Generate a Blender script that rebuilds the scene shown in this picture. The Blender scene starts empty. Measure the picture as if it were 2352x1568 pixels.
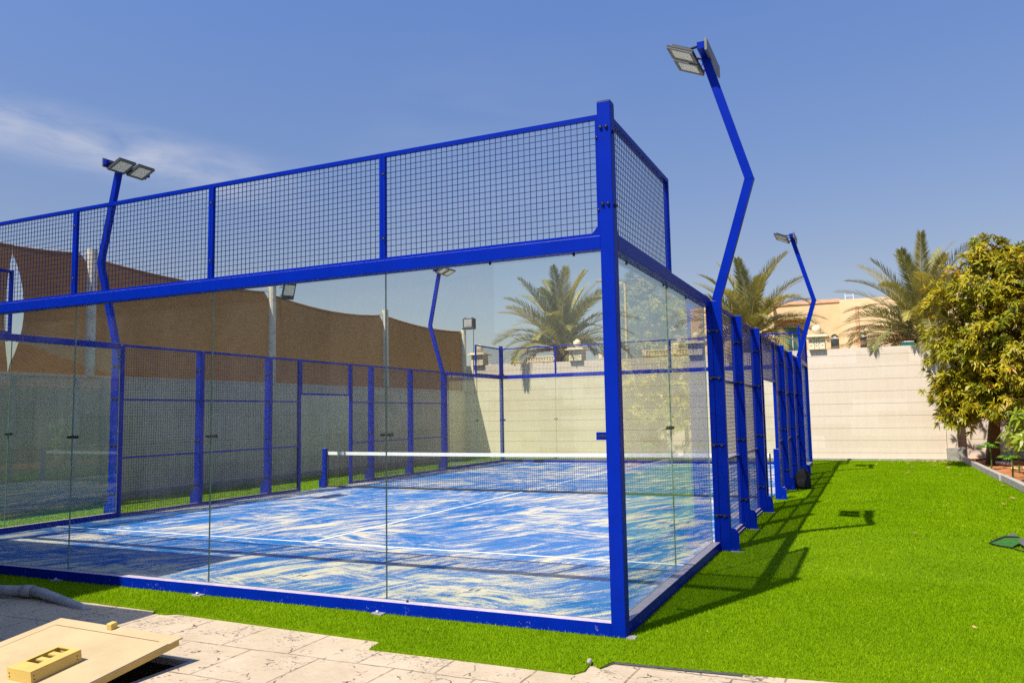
import bpy, math, random
import numpy as np
from mathutils import Vector, Matrix

random.seed(7)
rng = np.random.default_rng(11)
R = math.radians
SC = bpy.context.scene
COL = SC.collection

# ------------------------------------------------------------------ camera
cam_d = bpy.data.cameras.new('camera')
cam_d.sensor_width = 36.0
cam_d.lens = 1820.27 / 2352 * 36
cam_d.clip_start = 0.05
cam_d.clip_end = 3000
cam = bpy.data.objects.new('camera', cam_d)
COL.objects.link(cam)
YAW, PIT, ROL = -0.4253, 0.0923, -0.0178
fw = Vector((math.sin(YAW) * math.cos(PIT), math.cos(YAW) * math.cos(PIT), math.sin(PIT)))
rt = Vector((math.cos(YAW), -math.sin(YAW), 0))
up = rt.cross(fw)
r2 = rt * math.cos(ROL) + up * math.sin(ROL)
u2 = -rt * math.sin(ROL) + up * math.cos(ROL)
cam.matrix_world = Matrix(((r2.x, u2.x, -fw.x, 1.7405), (r2.y, u2.y, -fw.y, -5.7717), (r2.z, u2.z, -fw.z, 1.6432), (0, 0, 0, 1)))
SC.camera = cam

# ------------------------------------------------------------------ sky, sun, exposure
SUN_TO = Vector((-0.248, -0.622, 1.0)).normalized()       # towards the sun
SUN_EL = math.asin(SUN_TO.z)
SUN_AZ = math.atan2(SUN_TO.x, SUN_TO.y)
world = bpy.data.worlds.new('World')
SC.world = world
world.use_nodes = True
wt = world.node_tree
wt.nodes.clear()
def N(t, typ, **kw):
    n = t.nodes.new(typ)
    for k, v in kw.items():
        if k in n.inputs.keys() if isinstance(k, str) else False:
            n.inputs[k].default_value = v
        else:
            setattr(n, k, v)
    return n
sky = N(wt, 'ShaderNodeTexSky', sky_type='NISHITA', sun_disc=False, sun_elevation=SUN_EL, sun_rotation=SUN_AZ,
        altitude=0, air_density=1.25, dust_density=0.9, ozone_density=3.0)
bg = N(wt, 'ShaderNodeBackground')
bg.inputs['Strength'].default_value = 0.08
wo = N(wt, 'ShaderNodeOutputWorld')
tc = N(wt, 'ShaderNodeTexCoord')
# thin cirrus: stretched noise, thickest low in the north-west
cmap = N(wt, 'ShaderNodeMapping')
cmap.inputs['Rotation'].default_value = (R(8), R(-6), R(38))
cmap.inputs['Scale'].default_value = (2.2, 6.0, 16.0)
cn = N(wt, 'ShaderNodeTexNoise')
cn.inputs['Scale'].default_value = 1.6; cn.inputs['Detail'].default_value = 8; cn.inputs['Roughness'].default_value = 0.6
cn.inputs['Distortion'].default_value = 0.5
cr = N(wt, 'ShaderNodeValToRGB')
cr.color_ramp.elements[0].position = 0.34; cr.color_ramp.elements[1].position = 0.80
wt.links.new(tc.outputs['Generated'], cmap.inputs[0]); wt.links.new(cmap.outputs[0], cn.inputs['Vector'])
wt.links.new(cn.outputs['Fac'], cr.inputs[0])
def dirmask(d, lo, hi):
    vm = N(wt, 'ShaderNodeVectorMath', operation='DOT_PRODUCT')
    vm.inputs[1].default_value = Vector(d).normalized()
    wt.links.new(tc.outputs['Generated'], vm.inputs[0])
    mr = N(wt, 'ShaderNodeMapRange', interpolation_type='SMOOTHSTEP')
    mr.inputs['From Min'].default_value = lo; mr.inputs['From Max'].default_value = hi
    wt.links.new(vm.outputs['Value'], mr.inputs['Value'])
    return mr.outputs[0]
def M2(op, a, b, t=None, clamp=False):
    t = t or wt
    m = N(t, 'ShaderNodeMath', operation=op, use_clamp=clamp)
    for i, v in enumerate((a, b)):
        if v is None: continue
        if isinstance(v, (int, float)): m.inputs[i].default_value = v
        else: t.links.new(v, m.inputs[i])
    return m.outputs[0]
bandd = N(wt, 'ShaderNodeVectorMath', operation='DOT_PRODUCT')      # a streak that sinks gently towards the north
bandd.inputs[1].default_value = Vector((0.10, 0.08, 1)).normalized()
wt.links.new(tc.outputs['Generated'], bandd.inputs[0])
bm = N(wt, 'ShaderNodeMapRange', interpolation_type='SMOOTHSTEP')
bm.inputs['From Min'].default_value = 0.045; bm.inputs['From Max'].default_value = 0.0
bdist = M2('ABSOLUTE', M2('SUBTRACT', bandd.outputs['Value'], 0.268), None)
wt.links.new(bdist, bm.inputs['Value'])
m1 = M2('MULTIPLY', dirmask((-0.82, 0.52, 0.30), 0.93, 0.995), bm.outputs[0])
m2 = M2('MULTIPLY', dirmask((-0.42, 0.86, 0.275), 0.975, 1.0), 0.10)
mask = M2('ADD', m1, m2)
fac = M2('MULTIPLY', M2('ADD', M2('MULTIPLY', mask, cr.outputs[0]), M2('MULTIPLY', cr.outputs[0], 0.015)), 0.85, clamp=True)
cmix = N(wt, 'ShaderNodeMix', data_type='RGBA')
cmix.inputs[7].default_value = (5.6, 5.7, 6.4, 1)
# the air over the town leans violet-blue
tint = N(wt, 'ShaderNodeMix', data_type='RGBA', blend_type='MULTIPLY')
tint.inputs[0].default_value = 1.0
sz = N(wt, 'ShaderNodeSeparateXYZ'); wt.links.new(tc.outputs['Generated'], sz.inputs[0])
zr = N(wt, 'ShaderNodeMapRange'); zr.inputs['From Min'].default_value = 0.18; zr.inputs['From Max'].default_value = 0.52
wt.links.new(sz.outputs['Z'], zr.inputs['Value'])
tg = N(wt, 'ShaderNodeMix', data_type='RGBA')
tg.inputs[6].default_value = (0.95, 0.84, 0.91, 1); tg.inputs[7].default_value = (0.92, 1.07, 1.46, 1)
wt.links.new(zr.outputs[0], tg.inputs[0]); wt.links.new(tg.outputs[2], tint.inputs[7])
wt.links.new(sky.outputs[0], tint.inputs[6])
wt.links.new(fac, cmix.inputs[0]); wt.links.new(tint.outputs[2], cmix.inputs[6])
wt.links.new(cmix.outputs[2], bg.inputs[0]); wt.links.new(bg.outputs[0], wo.inputs[0])

sun_d = bpy.data.lights.new('sun', 'SUN')
sun_d.energy = 5.0
sun_d.angle = R(0.5)
sun_d.color = (1.0, 0.93, 0.80)
sun = bpy.data.objects.new('sun', sun_d)
COL.objects.link(sun)
sun.rotation_euler = (-SUN_TO).to_track_quat('-Z', 'Y').to_euler()
sun.location = SUN_TO * 60

SC.view_settings.view_transform = 'Standard'
SC.view_settings.look = 'None'
SC.view_settings.exposure = 0.55
SC.view_settings.gamma = 1.0
SC.render.engine = 'CYCLES'
SC.cycles.transparent_max_bounces = 40
SC.cycles.max_bounces = 8
SC.cycles.glossy_bounces = 4
SC.cycles.use_denoising = False
SC.cycles.sample_clamp_indirect = 6.0

# ------------------------------------------------------------------ materials
def mat(name):
    m = bpy.data.materials.new(name)
    m.use_nodes = True
    m.node_tree.nodes.clear()
    return m
def L(t, a, b): t.links.new(a, b)
def principled(t, col=None, rough=0.5, metal=0.0, spec=0.5):
    p = N(t, 'ShaderNodeBsdfPrincipled')
    if col is not None and not hasattr(col, 'is_linked'): p.inputs['Base Color'].default_value = (*col, 1)
    elif col is not None: L(t, col, p.inputs['Base Color'])
    p.inputs['Roughness'].default_value = rough
    p.inputs['Metallic'].default_value = metal
    p.inputs['Specular IOR Level'].default_value = spec
    o = N(t, 'ShaderNodeOutputMaterial')
    L(t, p.outputs[0], o.inputs[0])
    return p
def noise(t, scale, detail=4, rough=0.55, vec=None, dist=0.0):
    n = N(t, 'ShaderNodeTexNoise')
    n.inputs['Scale'].default_value = scale; n.inputs['Detail'].default_value = detail
    n.inputs['Roughness'].default_value = rough; n.inputs['Distortion'].default_value = dist
    if vec is not None: L(t, vec, n.inputs['Vector'])
    return n.outputs['Fac']
def ramp(t, fac, stops):
    r = N(t, 'ShaderNodeValToRGB')
    e = r.color_ramp.elements
    while len(e) > 1: e.remove(e[-1])
    e[0].position = stops[0][0]; e[0].color = (*stops[0][1], 1)
    for p, c in stops[1:]:
        x = e.new(p); x.color = (*c, 1)
    L(t, fac, r.inputs[0])
    return r.outputs[0]
def gray(v): return (v, v, v)
def mixc(t, fac, a, b, blend='MIX'):
    m = N(t, 'ShaderNodeMix', data_type='RGBA', blend_type=blend)
    if isinstance(fac, (int, float)): m.inputs[0].default_value = fac
    else: L(t, fac, m.inputs[0])
    for i, v in ((6, a), (7, b)):
        if isinstance(v, tuple): m.inputs[i].default_value = (*v, 1)
        else: L(t, v, m.inputs[i])
    return m.outputs[2]
def objco(t, scale=(1, 1, 1), rot=(0, 0, 0), world=False):
    c = N(t, 'ShaderNodeNewGeometry') if world else N(t, 'ShaderNodeTexCoord')
    mp = N(t, 'ShaderNodeMapping')
    mp.inputs['Scale'].default_value = scale; mp.inputs['Rotation'].default_value = rot
    L(t, c.outputs['Position'] if world else c.outputs['Object'], mp.inputs[0])
    return mp.outputs[0]
def bump(t, p, h, strength=0.3, dist=0.02):
    b = N(t, 'ShaderNodeBump')
    b.inputs['Strength'].default_value = strength; b.inputs['Distance'].default_value = dist
    L(t, h, b.inputs['Height']); L(t, b.outputs[0], p.inputs['Normal'])
def upness(t, lo=0.6, hi=0.95):
    g = N(t, 'ShaderNodeNewGeometry'); s = N(t, 'ShaderNodeSeparateXYZ')
    L(t, g.outputs['Normal'], s.inputs[0])
    mr = N(t, 'ShaderNodeMapRange'); mr.inputs['From Min'].default_value = lo; mr.inputs['From Max'].default_value = hi
    L(t, s.outputs['Z'], mr.inputs['Value'])
    return mr.outputs[0]
def simple(name, col, rough=0.5, metal=0.0, var=0.25, scale=6.0, spec=0.5, bmp=0.0):
    m = mat(name); t = m.node_tree
    v = objco(t, world=True)
    f = noise(t, scale, 5, 0.6, v)
    c = ramp(t, f, [(0.25, tuple(x * (1 - var) for x in col)), (0.75, tuple(min(1, x * (1 + var * 0.5)) for x in col))])
    p = principled(t, c, rough, metal, spec)
    if bmp: bump(t, p, noise(t, scale * 8, 4, 0.6, v), bmp, 0.01)
    return m

def blue_paint(name, col, dust=0.0, rough=0.38):
    m = mat(name); t = m.node_tree
    v = objco(t, world=True)
    f = noise(t, 5, 5, 0.6, v)
    c = ramp(t, f, [(0.3, tuple(x * 0.82 for x in col)), (0.7, col)])
    if dust:
        d = M2('MULTIPLY', upness(t), dust, t)
        d = M2('MULTIPLY', d, M2('ADD', M2('MULTIPLY', noise(t, 14, 5, 0.7, v), 0.9, t), 0.5, t), t, True)
        # wind-blown sand splashed up the foot of the metal
        s = N(t, 'ShaderNodeSeparateXYZ'); g = N(t, 'ShaderNodeNewGeometry'); L(t, g.outputs['Position'], s.inputs[0])
        mr = N(t, 'ShaderNodeMapRange'); mr.inputs['From Min'].default_value = 0.12; mr.inputs['From Max'].default_value = 0.0
        L(t, s.outputs['Z'], mr.inputs['Value'])
        sp = M2('MULTIPLY', mr.outputs[0], M2('GREATER_THAN', noise(t, 12, 5, 0.75, v), 0.63, t), t)
        d = M2('MAXIMUM', d, M2('MULTIPLY', sp, 0.22, t), t)
        c = mixc(t, d, c, (0.66, 0.55, 0.48))
    p = principled(t, c, rough, 0, 0.07)
    return m
BLUE = (0.0, 0.0165, 0.31)
M = {}
M['blue'] = blue_paint('blue_paint', BLUE)
M['blue_dust_glint'] = blue_paint('blue_paint_dust_glint', BLUE, 0.65)  # pale upper faces: sand dust on beams, painted sun glint on mesh rails
M['wire'] = simple('blue_wire', (0.001, 0.007, 0.075), 0.4, 0, 0.1)
M['black'] = simple('black_rubber', (0.012, 0.012, 0.013), 0.5)
M['net'] = simple('net_cord', (0.014, 0.015, 0.02), 0.8)
M['white_band'] = simple('white_band', (0.74, 0.74, 0.72), 0.7, 0, 0.12, 9)
M['steel'] = simple('zinc_plate', (0.42, 0.39, 0.43), 0.45, 0.3, 0.3, 20)
M['bolt'] = simple('bolt_steel', (0.03, 0.03, 0.035), 0.3, 0.6)

def glass_mat():
    m = mat('court_glass'); t = m.node_tree
    lw = N(t, 'ShaderNodeLayerWeight'); lw.inputs['Blend'].default_value = 0.5
    f5 = M2('POWER', lw.outputs['Facing'], 5.0, t)
    F = M2('ADD', M2('MULTIPLY', f5, 0.92, t), 0.04, t)
    tr = N(t, 'ShaderNodeBsdfTransparent'); tr.inputs[0].default_value = (0.955, 0.978, 0.938, 1)
    gl = N(t, 'ShaderNodeBsdfGlossy'); gl.inputs['Roughness'].default_value = 0.0; gl.inputs[0].default_value = (0.95, 1.0, 0.98, 1)
    mx = N(t, 'ShaderNodeMixShader'); L(t, F, mx.inputs[0]); L(t, tr.outputs[0], mx.inputs[1]); L(t, gl.outputs[0], mx.inputs[2])
    # a film of dust and old smears
    v = objco(t, (1, 1, 0.35), world=True)
    d = noise(t, 2.3, 6, 0.68, v, 0.6)
    dm = N(t, 'ShaderNodeMapRange'); dm.inputs['From Min'].default_value = 0.4; dm.inputs['From Max'].default_value = 0.85
    dm.inputs['To Min'].default_value = 0.998; dm.inputs['To Max'].default_value = 0.984; L(t, d, dm.inputs['Value'])
    # the film hides more the flatter one looks through it
    cosv = M2('MAXIMUM', M2('SUBTRACT', 1.0, lw.outputs['Facing'], t), 0.06, t)
    film = M2('SUBTRACT', 1.0, M2('POWER', dm.outputs[0], M2('DIVIDE', 1.0, cosv, t), t), t)
    df = N(t, 'ShaderNodeBsdfDiffuse'); df.inputs[0].default_value = (0.62, 0.60, 0.52, 1)
    mx2 = N(t, 'ShaderNodeMixShader'); L(t, film, mx2.inputs[0]); L(t, mx.outputs[0], mx2.inputs[1]); L(t, df.outputs[0], mx2.inputs[2])
    o = N(t, 'ShaderNodeOutputMaterial'); L(t, mx2.outputs[0], o.inputs[0])
    return m
M['glass'] = glass_mat()
def glass_edge():
    m = mat('glass_edge'); t = m.node_tree
    p = principled(t, (0.12, 0.22, 0.19), 0.15)
    return m
M['glass_edge'] = glass_edge()

def stone_mat(name, lo, hi, stain=(0.62, 0.47, 0.26), course=0.39, rough=0.75, stain_amt=0.35, streak=0.78):
    m = mat(name); t = m.node_tree
    v = objco(t, world=True)
    # each course is sawn from its own slab, so tone changes in long blocks
    s = N(t, 'ShaderNodeSeparateXYZ'); L(t, v, s.inputs[0])
    row = M2('FLOOR', M2('DIVIDE', s.outputs['Z'], course, t), None, t)
    cx = M2('ADD', M2('ADD', s.outputs['X'], s.outputs['Y'], t), M2('MULTIPLY', row, 0.73, t), t)
    colm = M2('FLOOR', M2('DIVIDE', cx, 1.55, t), None, t)
    cb = N(t, 'ShaderNodeCombineXYZ'); L(t, row, cb.inputs[0]); L(t, colm, cb.inputs[1])
    wn = N(t, 'ShaderNodeTexWhiteNoise'); L(t, cb.outputs[0], wn.inputs['Vector'])
    c = mixc(t, wn.outputs['Value'], lo, hi)
    f = noise(t, 1.3, 6, 0.6, v, 0.4)
    c = mixc(t, M2('MULTIPLY', ramp(t, f, [(0.48, gray(0)), (0.75, gray(1))]), stain_amt, t), c, stain)
    f2 = noise(t, 14, 5, 0.7, objco(t, (1, 1, 0.5), world=True))
    c = mixc(t, 0.5, c, ramp(t, f2, [(0.3, gray(0.9)), (0.7, gray(1.0))]), 'MULTIPLY')
    # rain streaks
    f3 = noise(t, 3.0, 4, 0.6, objco(t, (3, 3, 0.18), world=True))
    c = mixc(t, 0.55, c, ramp(t, f3, [(0.35, gray(streak)), (0.6, gray(1.0))]), 'MULTIPLY')
    p = principled(t, c, rough, 0, 0.3)
    bump(t, p, noise(t, 60, 4, 0.6, v), 0.15, 0.004)
    return m
M['far_stone'] = stone_mat('cream_sandstone', (0.64, 0.535, 0.43), (0.70, 0.60, 0.50), stain_amt=0.14, streak=0.93)
M['left_stone'] = stone_mat('grey_sandstone', (0.60, 0.51, 0.38), (0.68, 0.59, 0.46), (0.42, 0.35, 0.25), 0.6)
M['joint'] = simple('joint_mortar', (0.34, 0.24, 0.14), 0.9)

def turf_mat():
    m = mat('artificial_turf_backing'); t = m.node_tree
    v = objco(t, world=True)
    f = noise(t, 1.0, 6, 0.7, v)
    f2 = noise(t, 60, 3, 0.7, v)
    c = ramp(t, f, [(0.3, (0.12, 0.225, 0.001)), (0.7, (0.19, 0.31, 0.002))])
    c = mixc(t, 0.9, c, ramp(t, f2, [(0.3, gray(0.45)), (0.6, gray(1.0)), (0.8, (1.5, 1.25, 1.2))]), 'MULTIPLY')
    p = principled(t, c, 0.8, 0, 0.05)
    bump(t, p, noise(t, 90, 3, 0.7, v), 0.8, 0.02)
    return m
M['turf'] = turf_mat()
def leaf_mat(name, stops, rough=0.42, trans=0.3, tcol=None, spec=0.4, big=1.5):
    """stops: colour by the per-leaf 'tone' attribute."""
    m = mat(name); t = m.node_tree
    at = N(t, 'ShaderNodeAttribute', attribute_name='tone')
    c = ramp(t, at.outputs['Fac'], stops)
    p = N(t, 'ShaderNodeBsdfPrincipled'); L(t, c, p.inputs['Base Color'])
    p.inputs['Roughness'].default_value = rough; p.inputs['Specular IOR Level'].default_value = spec
    tl = N(t, 'ShaderNodeBsdfTranslucent')
    L(t, mixc(t, 1.0, c, tcol or (1.3, 1.2, 0.6), 'MULTIPLY'), tl.inputs[0])
    mx = N(t, 'ShaderNodeMixShader'); mx.inputs[0].default_value = trans
    L(t, p.outputs[0], mx.inputs[1]); L(t, tl.outputs[0], mx.inputs[2])
    o = N(t, 'ShaderNodeOutputMaterial'); L(t, mx.outputs[0], o.inputs[0])
    return m
M['blade'] = leaf_mat('artificial_blade', [(0.0, (0.12, 0.24, 0.001)), (0.55, (0.215, 0.36, 0.001)), (0.9, (0.30, 0.44, 0.003)), (1.0, (0.50, 0.56, 0.10))], 0.6, 0.25, spec=0.03)
M['palm_leaf'] = leaf_mat('palm_leaflet', [(0.0, (0.10, 0.115, 0.04)), (0.5, (0.22, 0.215, 0.075)), (0.85, (0.36, 0.31, 0.085)), (1.0, (0.50, 0.41, 0.09))], 0.4, 0.25)
M['palm_dry'] = leaf_mat('palm_dry_leaflet', [(0.0, (0.22, 0.13, 0.06)), (1.0, (0.42, 0.29, 0.13))], 0.7, 0.2)
M['palm_stem'] = simple('palm_stem', (0.38, 0.28, 0.08), 0.5, 0, 0.3)
M['mango_leaf'] = leaf_mat('mango_leaflet', [(0.0, (0.05, 0.09, 0.006)), (0.35, (0.15, 0.19, 0.008)), (0.7, (0.34, 0.31, 0.010)), (0.93, (0.47, 0.39, 0.015)), (0.97, (0.44, 0.30, 0.02)), (1.0, (0.45, 0.22, 0.03))], 0.45, 0.3, (1.4, 1.1, 0.4), 0.35)
M['young_leaf'] = leaf_mat('young_leaflet', [(0.0, (0.09, 0.2, 0.01)), (0.6, (0.26, 0.34, 0.015)), (1.0, (0.42, 0.38, 0.03))], 0.35, 0.4, (1.4, 1.2, 0.4), 0.5)
M['papaya'] = leaf_mat('seedling_leaflet', [(0.0, (0.05, 0.2, 0.01)), (1.0, (0.16, 0.36, 0.02))], 0.4, 0.4)
M['bark'] = simple('mango_bark', (0.16, 0.085, 0.045), 0.85, 0, 0.4, 9, 0.3, 0.5)
M['twig'] = simple('twig', (0.24, 0.18, 0.08), 0.8)
M['deadleaf'] = leaf_mat('fallen_leaf', [(0.0, (0.25, 0.12, 0.045)), (0.5, (0.45, 0.25, 0.10)), (1.0, (0.62, 0.44, 0.2))], 0.7, 0.15)

def palm_trunk_mat():
    m = mat('palm_trunk'); t = m.node_tree
    v = objco(t, (1, 1, 1), world=True)
    vo = N(t, 'ShaderNodeTexVoronoi'); vo.inputs['Scale'].default_value = 11; L(t, v, vo.inputs['Vector'])
    c = ramp(t, vo.outputs['Distance'], [(0.1, (0.055, 0.04, 0.03)), (0.6, (0.19, 0.14, 0.10))])
    p = principled(t, c, 0.9, 0, 0.2); bump(t, p, vo.outputs['Distance'], 1.0, 0.05)
    return m
M['palm_trunk'] = palm_trunk_mat()

def court_mat():
    m = mat('sanded_blue_court'); t = m.node_tree
    g = N(t, 'ShaderNodeNewGeometry'); v = g.outputs['Position']
    # slow swirl from the drag brush
    wn = N(t, 'ShaderNodeTexNoise'); wn.inputs['Scale'].default_value = 0.33; wn.inputs['Detail'].default_value = 2.0
    L(t, v, wn.inputs['Vector'])
    sub = N(t, 'ShaderNodeVectorMath', operation='SUBTRACT'); L(t, wn.outputs['Color'], sub.inputs[0]); sub.inputs[1].default_value = (.5, .5, .5)
    scl = N(t, 'ShaderNodeVectorMath', operation='SCALE'); scl.inputs['Scale'].default_value = 1.5; L(t, sub.outputs[0], scl.inputs[0])
    add = N(t, 'ShaderNodeVectorMath', operation='ADD'); L(t, v, add.inputs[0]); L(t, scl.outputs[0], add.inputs[1])
    def streak(ang, sc, scale, detail=7, rough=0.68):
        mp = N(t, 'ShaderNodeMapping'); mp.inputs['Rotation'].default_value = (0, 0, ang); mp.inputs['Scale'].default_value = sc
        mp.vector_type = 'TEXTURE'
        # texture type divides by scale: large numbers stretch
        L(t, add.outputs[0], mp.inputs[0])
        return noise(t, scale, detail, rough, mp.outputs[0])
    a = streak(R(-22), (1.0, 9.0, 1.0), 4.3, 8, 0.70)        # long pulls along the court
    b = streak(R(76), (1.0, 7.0, 1.0), 4.0, 8, 0.70)         # cross pulls
    big = noise(t, 0.42, 3, 0.5, v)
    sel = ramp(t, noise(t, 0.55, 3, 0.5, add.outputs[0]), [(0.50, gray(0)), (0.64, gray(1))])
    st = mixc(t, sel, a, b)
    fine = streak(R(-24), (1.0, 10.0, 1.0), 11.0, 6, 0.75)
    fine2 = streak(R(80), (1.0, 10.0, 1.0), 12.0, 6, 0.75)
    fin = mixc(t, sel, fine, fine2)
    tot = M2('ADD', M2('MULTIPLY', st, 0.52, t), M2('MULTIPLY', fin, 0.48, t), t)
    tot = M2('ADD', tot, M2('MULTIPLY', M2('SUBTRACT', big, 0.5, t), 0.22, t), t)
    grain = noise(t, 110, 2, 0.6, v)
    tot = M2('ADD', tot, M2('MULTIPLY', M2('SUBTRACT', grain, 0.5, t), 0.24, t), t)
    # sand gathers at the near end behind the service line
    s = N(t, 'ShaderNodeSeparateXYZ'); L(t, v, s.inputs[0])
    mr = N(t, 'ShaderNodeMapRange'); mr.inputs['From Min'].default_value = 3.5; mr.inputs['From Max'].default_value = 0.2
    mr.inputs['To Min'].default_value = 0.0; mr.inputs['To Max'].default_value = 0.012; L(t, s.outputs['Y'], mr.inputs['Value'])
    tot = M2('ADD', tot, mr.outputs[0], t)
    sandf = ramp(t, tot, [(0.486, gray(0.0)), (0.518, gray(0.36)), (0.565, gray(1.0))])
    blue = ramp(t, noise(t, 1.2, 4, 0.6, v), [(0.3, (0.003, 0.105, 0.40)), (0.7, (0.005, 0.145, 0.46))])
    c = mixc(t, sandf, blue, (0.64, 0.55, 0.425))
    p = principled(t, c, 0.8, 0, 0.2)
    bump(t, p, grain, 0.25, 0.008)
    return m
M['court'] = court_mat()
M['line'] = simple('line_white', (0.84, 0.85, 0.86), 0.8, 0, 0.12, 10)

def paving_mat():
    m = mat('stamped_concrete'); t = m.node_tree
    g = N(t, 'ShaderNodeNewGeometry'); v = g.outputs['Position']
    s = N(t, 'ShaderNodeSeparateXYZ'); L(t, v, s.inputs[0])
    wob = M2('MULTIPLY', M2('SUBTRACT', noise(t, 3, 3, 0.6, v), 0.5, t), 0.05, t)
    X = M2('ADD', s.outputs['X'], wob, t); Y = M2('ADD', s.outputs['Y'], wob, t)
    yr = M2('DIVIDE', M2('ADD', Y, 1.17, t), 0.6, t)
    row = M2('FLOOR', yr, None, t)
    xs = M2('ADD', M2('DIVIDE', M2('ADD', X, 0.345, t), 0.6, t), M2('MULTIPLY', row, 0.5, t), t)
    def joint(q, w):
        f = M2('FRACT', q, None, t)
        return M2('LESS_THAN', M2('MINIMUM', f, M2('SUBTRACT', 1.0, f, t), t), w, t)
    j = M2('MAXIMUM', joint(yr, 0.013), joint(xs, 0.013), t)
    vo = N(t, 'ShaderNodeTexVoronoi', feature='DISTANCE_TO_EDGE'); vo.inputs['Scale'].default_value = 2.3
    wv = N(t, 'ShaderNodeTexNoise'); wv.inputs['Scale'].default_value = 7; wv.inputs['Detail'].default_value = 5; L(t, v, wv.inputs['Vector'])
    ad = N(t, 'ShaderNodeVectorMath', operation='MULTIPLY_ADD'); L(t, wv.outputs['Color'], ad.inputs[0]); ad.inputs[1].default_value = (.16,) * 3; L(t, v, ad.inputs[2])
    L(t, ad.outputs[0], vo.inputs['Vector'])
    brk = ramp(t, noise(t, 9, 4, 0.7, v), [(0.50, gray(0)), (0.58, gray(1))])
    crack = M2('MULTIPLY', M2('LESS_THAN', vo.outputs['Distance'], 0.009, t), brk, t)
    base = ramp(t, noise(t, 2.2, 6, 0.65, v), [(0.28, (0.42, 0.33, 0.225)), (0.7, (0.54, 0.435, 0.315))])
    base = mixc(t, 0.5, base, ramp(t, noise(t, 40, 4, 0.7, v), [(0.3, gray(0.75)), (0.65, gray(1))]), 'MULTIPLY')
    jm = M2('MULTIPLY', j, ramp(t, noise(t, 6, 4, 0.7, v), [(0.36, gray(0.25)), (0.6, gray(0.9))]), t)
    c = mixc(t, jm, base, (0.13, 0.09, 0.06))
    c = mixc(t, M2('MULTIPLY', crack, 0.9, t), c, (0.05, 0.042, 0.04))
    # worn patches of black release powder, thickest near the lawn
    mr = N(t, 'ShaderNodeMapRange'); mr.inputs['From Min'].default_value = -1.35; mr.inputs['From Max'].default_value = -0.6
    mr.inputs['To Min'].default_value = 0.0; mr.inputs['To Max'].default_value = 0.055; L(t, s.outputs['Y'], mr.inputs['Value'])
    bl = M2('ADD', noise(t, 26, 6, 0.78, objco(t, (1, 1.6, 1), world=True)), mr.outputs[0], t)
    blot = M2('GREATER_THAN', M2('MULTIPLY', bl, ramp(t, noise(t, 2.6, 3, 0.6, v), [(0.4, gray(0.9)), (0.62, gray(1.08))]), t), 0.632, t)
    c = mixc(t, M2('MULTIPLY', blot, 0.8, t), c, (0.05, 0.045, 0.045))
    p = principled(t, c, 0.7, 0, 0.3)
    h = M2('SUBTRACT', noise(t, 5, 6, 0.6, v), M2('ADD', M2('MULTIPLY', j, 0.5, t), crack, t), t)
    bump(t, p, h, 0.4, 0.02)
    return m
M['paving'] = paving_mat()
M['soil'] = simple('red_soil', (0.42, 0.17, 0.065), 0.95, 0, 0.55, 7, 0.1, 0.6)
M['ground'] = simple('sandy_ground', (0.42, 0.34, 0.24), 0.95, 0, 0.3, 0.5)
M['kerb'] = simple('kerb_concrete', (0.40, 0.37, 0.34), 0.85, 0, 0.4, 12, 0.2, 0.4)
M['concrete'] = simple('grey_concrete', (0.34, 0.32, 0.29), 0.9, 0, 0.35, 8, 0.2, 0.4)
M['lid'] = simple('cream_lid_paint', (0.52, 0.395, 0.215), 0.55, 0, 0.2, 2.2)
M['lid_yellow'] = simple('yellow_lid_paint', (0.56, 0.40, 0.11), 0.55, 0, 0.15, 5)
M['pipe'] = simple('grey_pvc', (0.32, 0.31, 0.32), 0.5, 0, 0.3, 9)
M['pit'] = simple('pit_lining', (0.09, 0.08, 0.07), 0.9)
def post_mat():
    m = mat('weathered_white_post'); t = m.node_tree
    v = objco(t, world=True)
    c = ramp(t, noise(t, 5, 5, 0.6, v), [(0.3, (0.46, 0.41, 0.32)), (0.7, (0.64, 0.59, 0.49))])
    f = noise(t, 17, 4, 0.7, objco(t, (1, 1, 0.6), world=True))
    c = mixc(t, ramp(t, f, [(0.63, gray(0)), (0.66, gray(0.9))]), c, (0.05, 0.05, 0.05))   # flaked paint
    principled(t, c, 0.6)
    return m
M['post_white'] = post_mat()
M['peach'] = simple('peach_render', (0.70, 0.49, 0.26), 0.85, 0, 0.14, 1.1)
M['peach_light'] = simple('light_peach_render', (0.74, 0.54, 0.30), 0.85, 0, 0.14, 1.1)
M['pink'] = simple('salmon_trim', (0.70, 0.38, 0.22), 0.8, 0, 0.15)
M['tealglass'] = simple('teal_window', (0.03, 0.14, 0.125), 0.12, 0, 0.3, 3)
M['darkglass'] = simple('dark_window', (0.03, 0.04, 0.05), 0.1, 0, 0.3, 3)
M['frame_white'] = simple('white_frame', (0.75, 0.74, 0.70), 0.5)
M['cream'] = simple('cream_stucco', (0.74, 0.62, 0.42), 0.85, 0, 0.15, 2)
M['white_wall'] = simple('white_villa_render', (0.50, 0.46, 0.39), 0.85, 0, 0.15, 1)
M['tile'] = simple('brown_roof_tile', (0.32, 0.13, 0.06), 0.8, 0, 0.4, 9)
M['lamp_body'] = simple('lamp_housing', (0.035, 0.04, 0.045), 0.4, 0.2, 0.2)
M['lamp_frame'] = simple('lamp_grey_frame', (0.13, 0.14, 0.13), 0.45, 0.2, 0.2)
M['lens'] = simple('lamp_lens', (0.86, 0.82, 0.66), 0.25, 0, 0.08, 20)
M['fabric_black'] = simple('black_fabric', (0.008, 0.008, 0.009), 0.85)
M['fabric_grey'] = simple('slate_fabric', (0.10, 0.095, 0.11), 0.8)
M['mesh_green'] = simple('green_cloth', (0.02, 0.11, 0.005), 0.8, 0, 0.4, 20)
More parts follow.
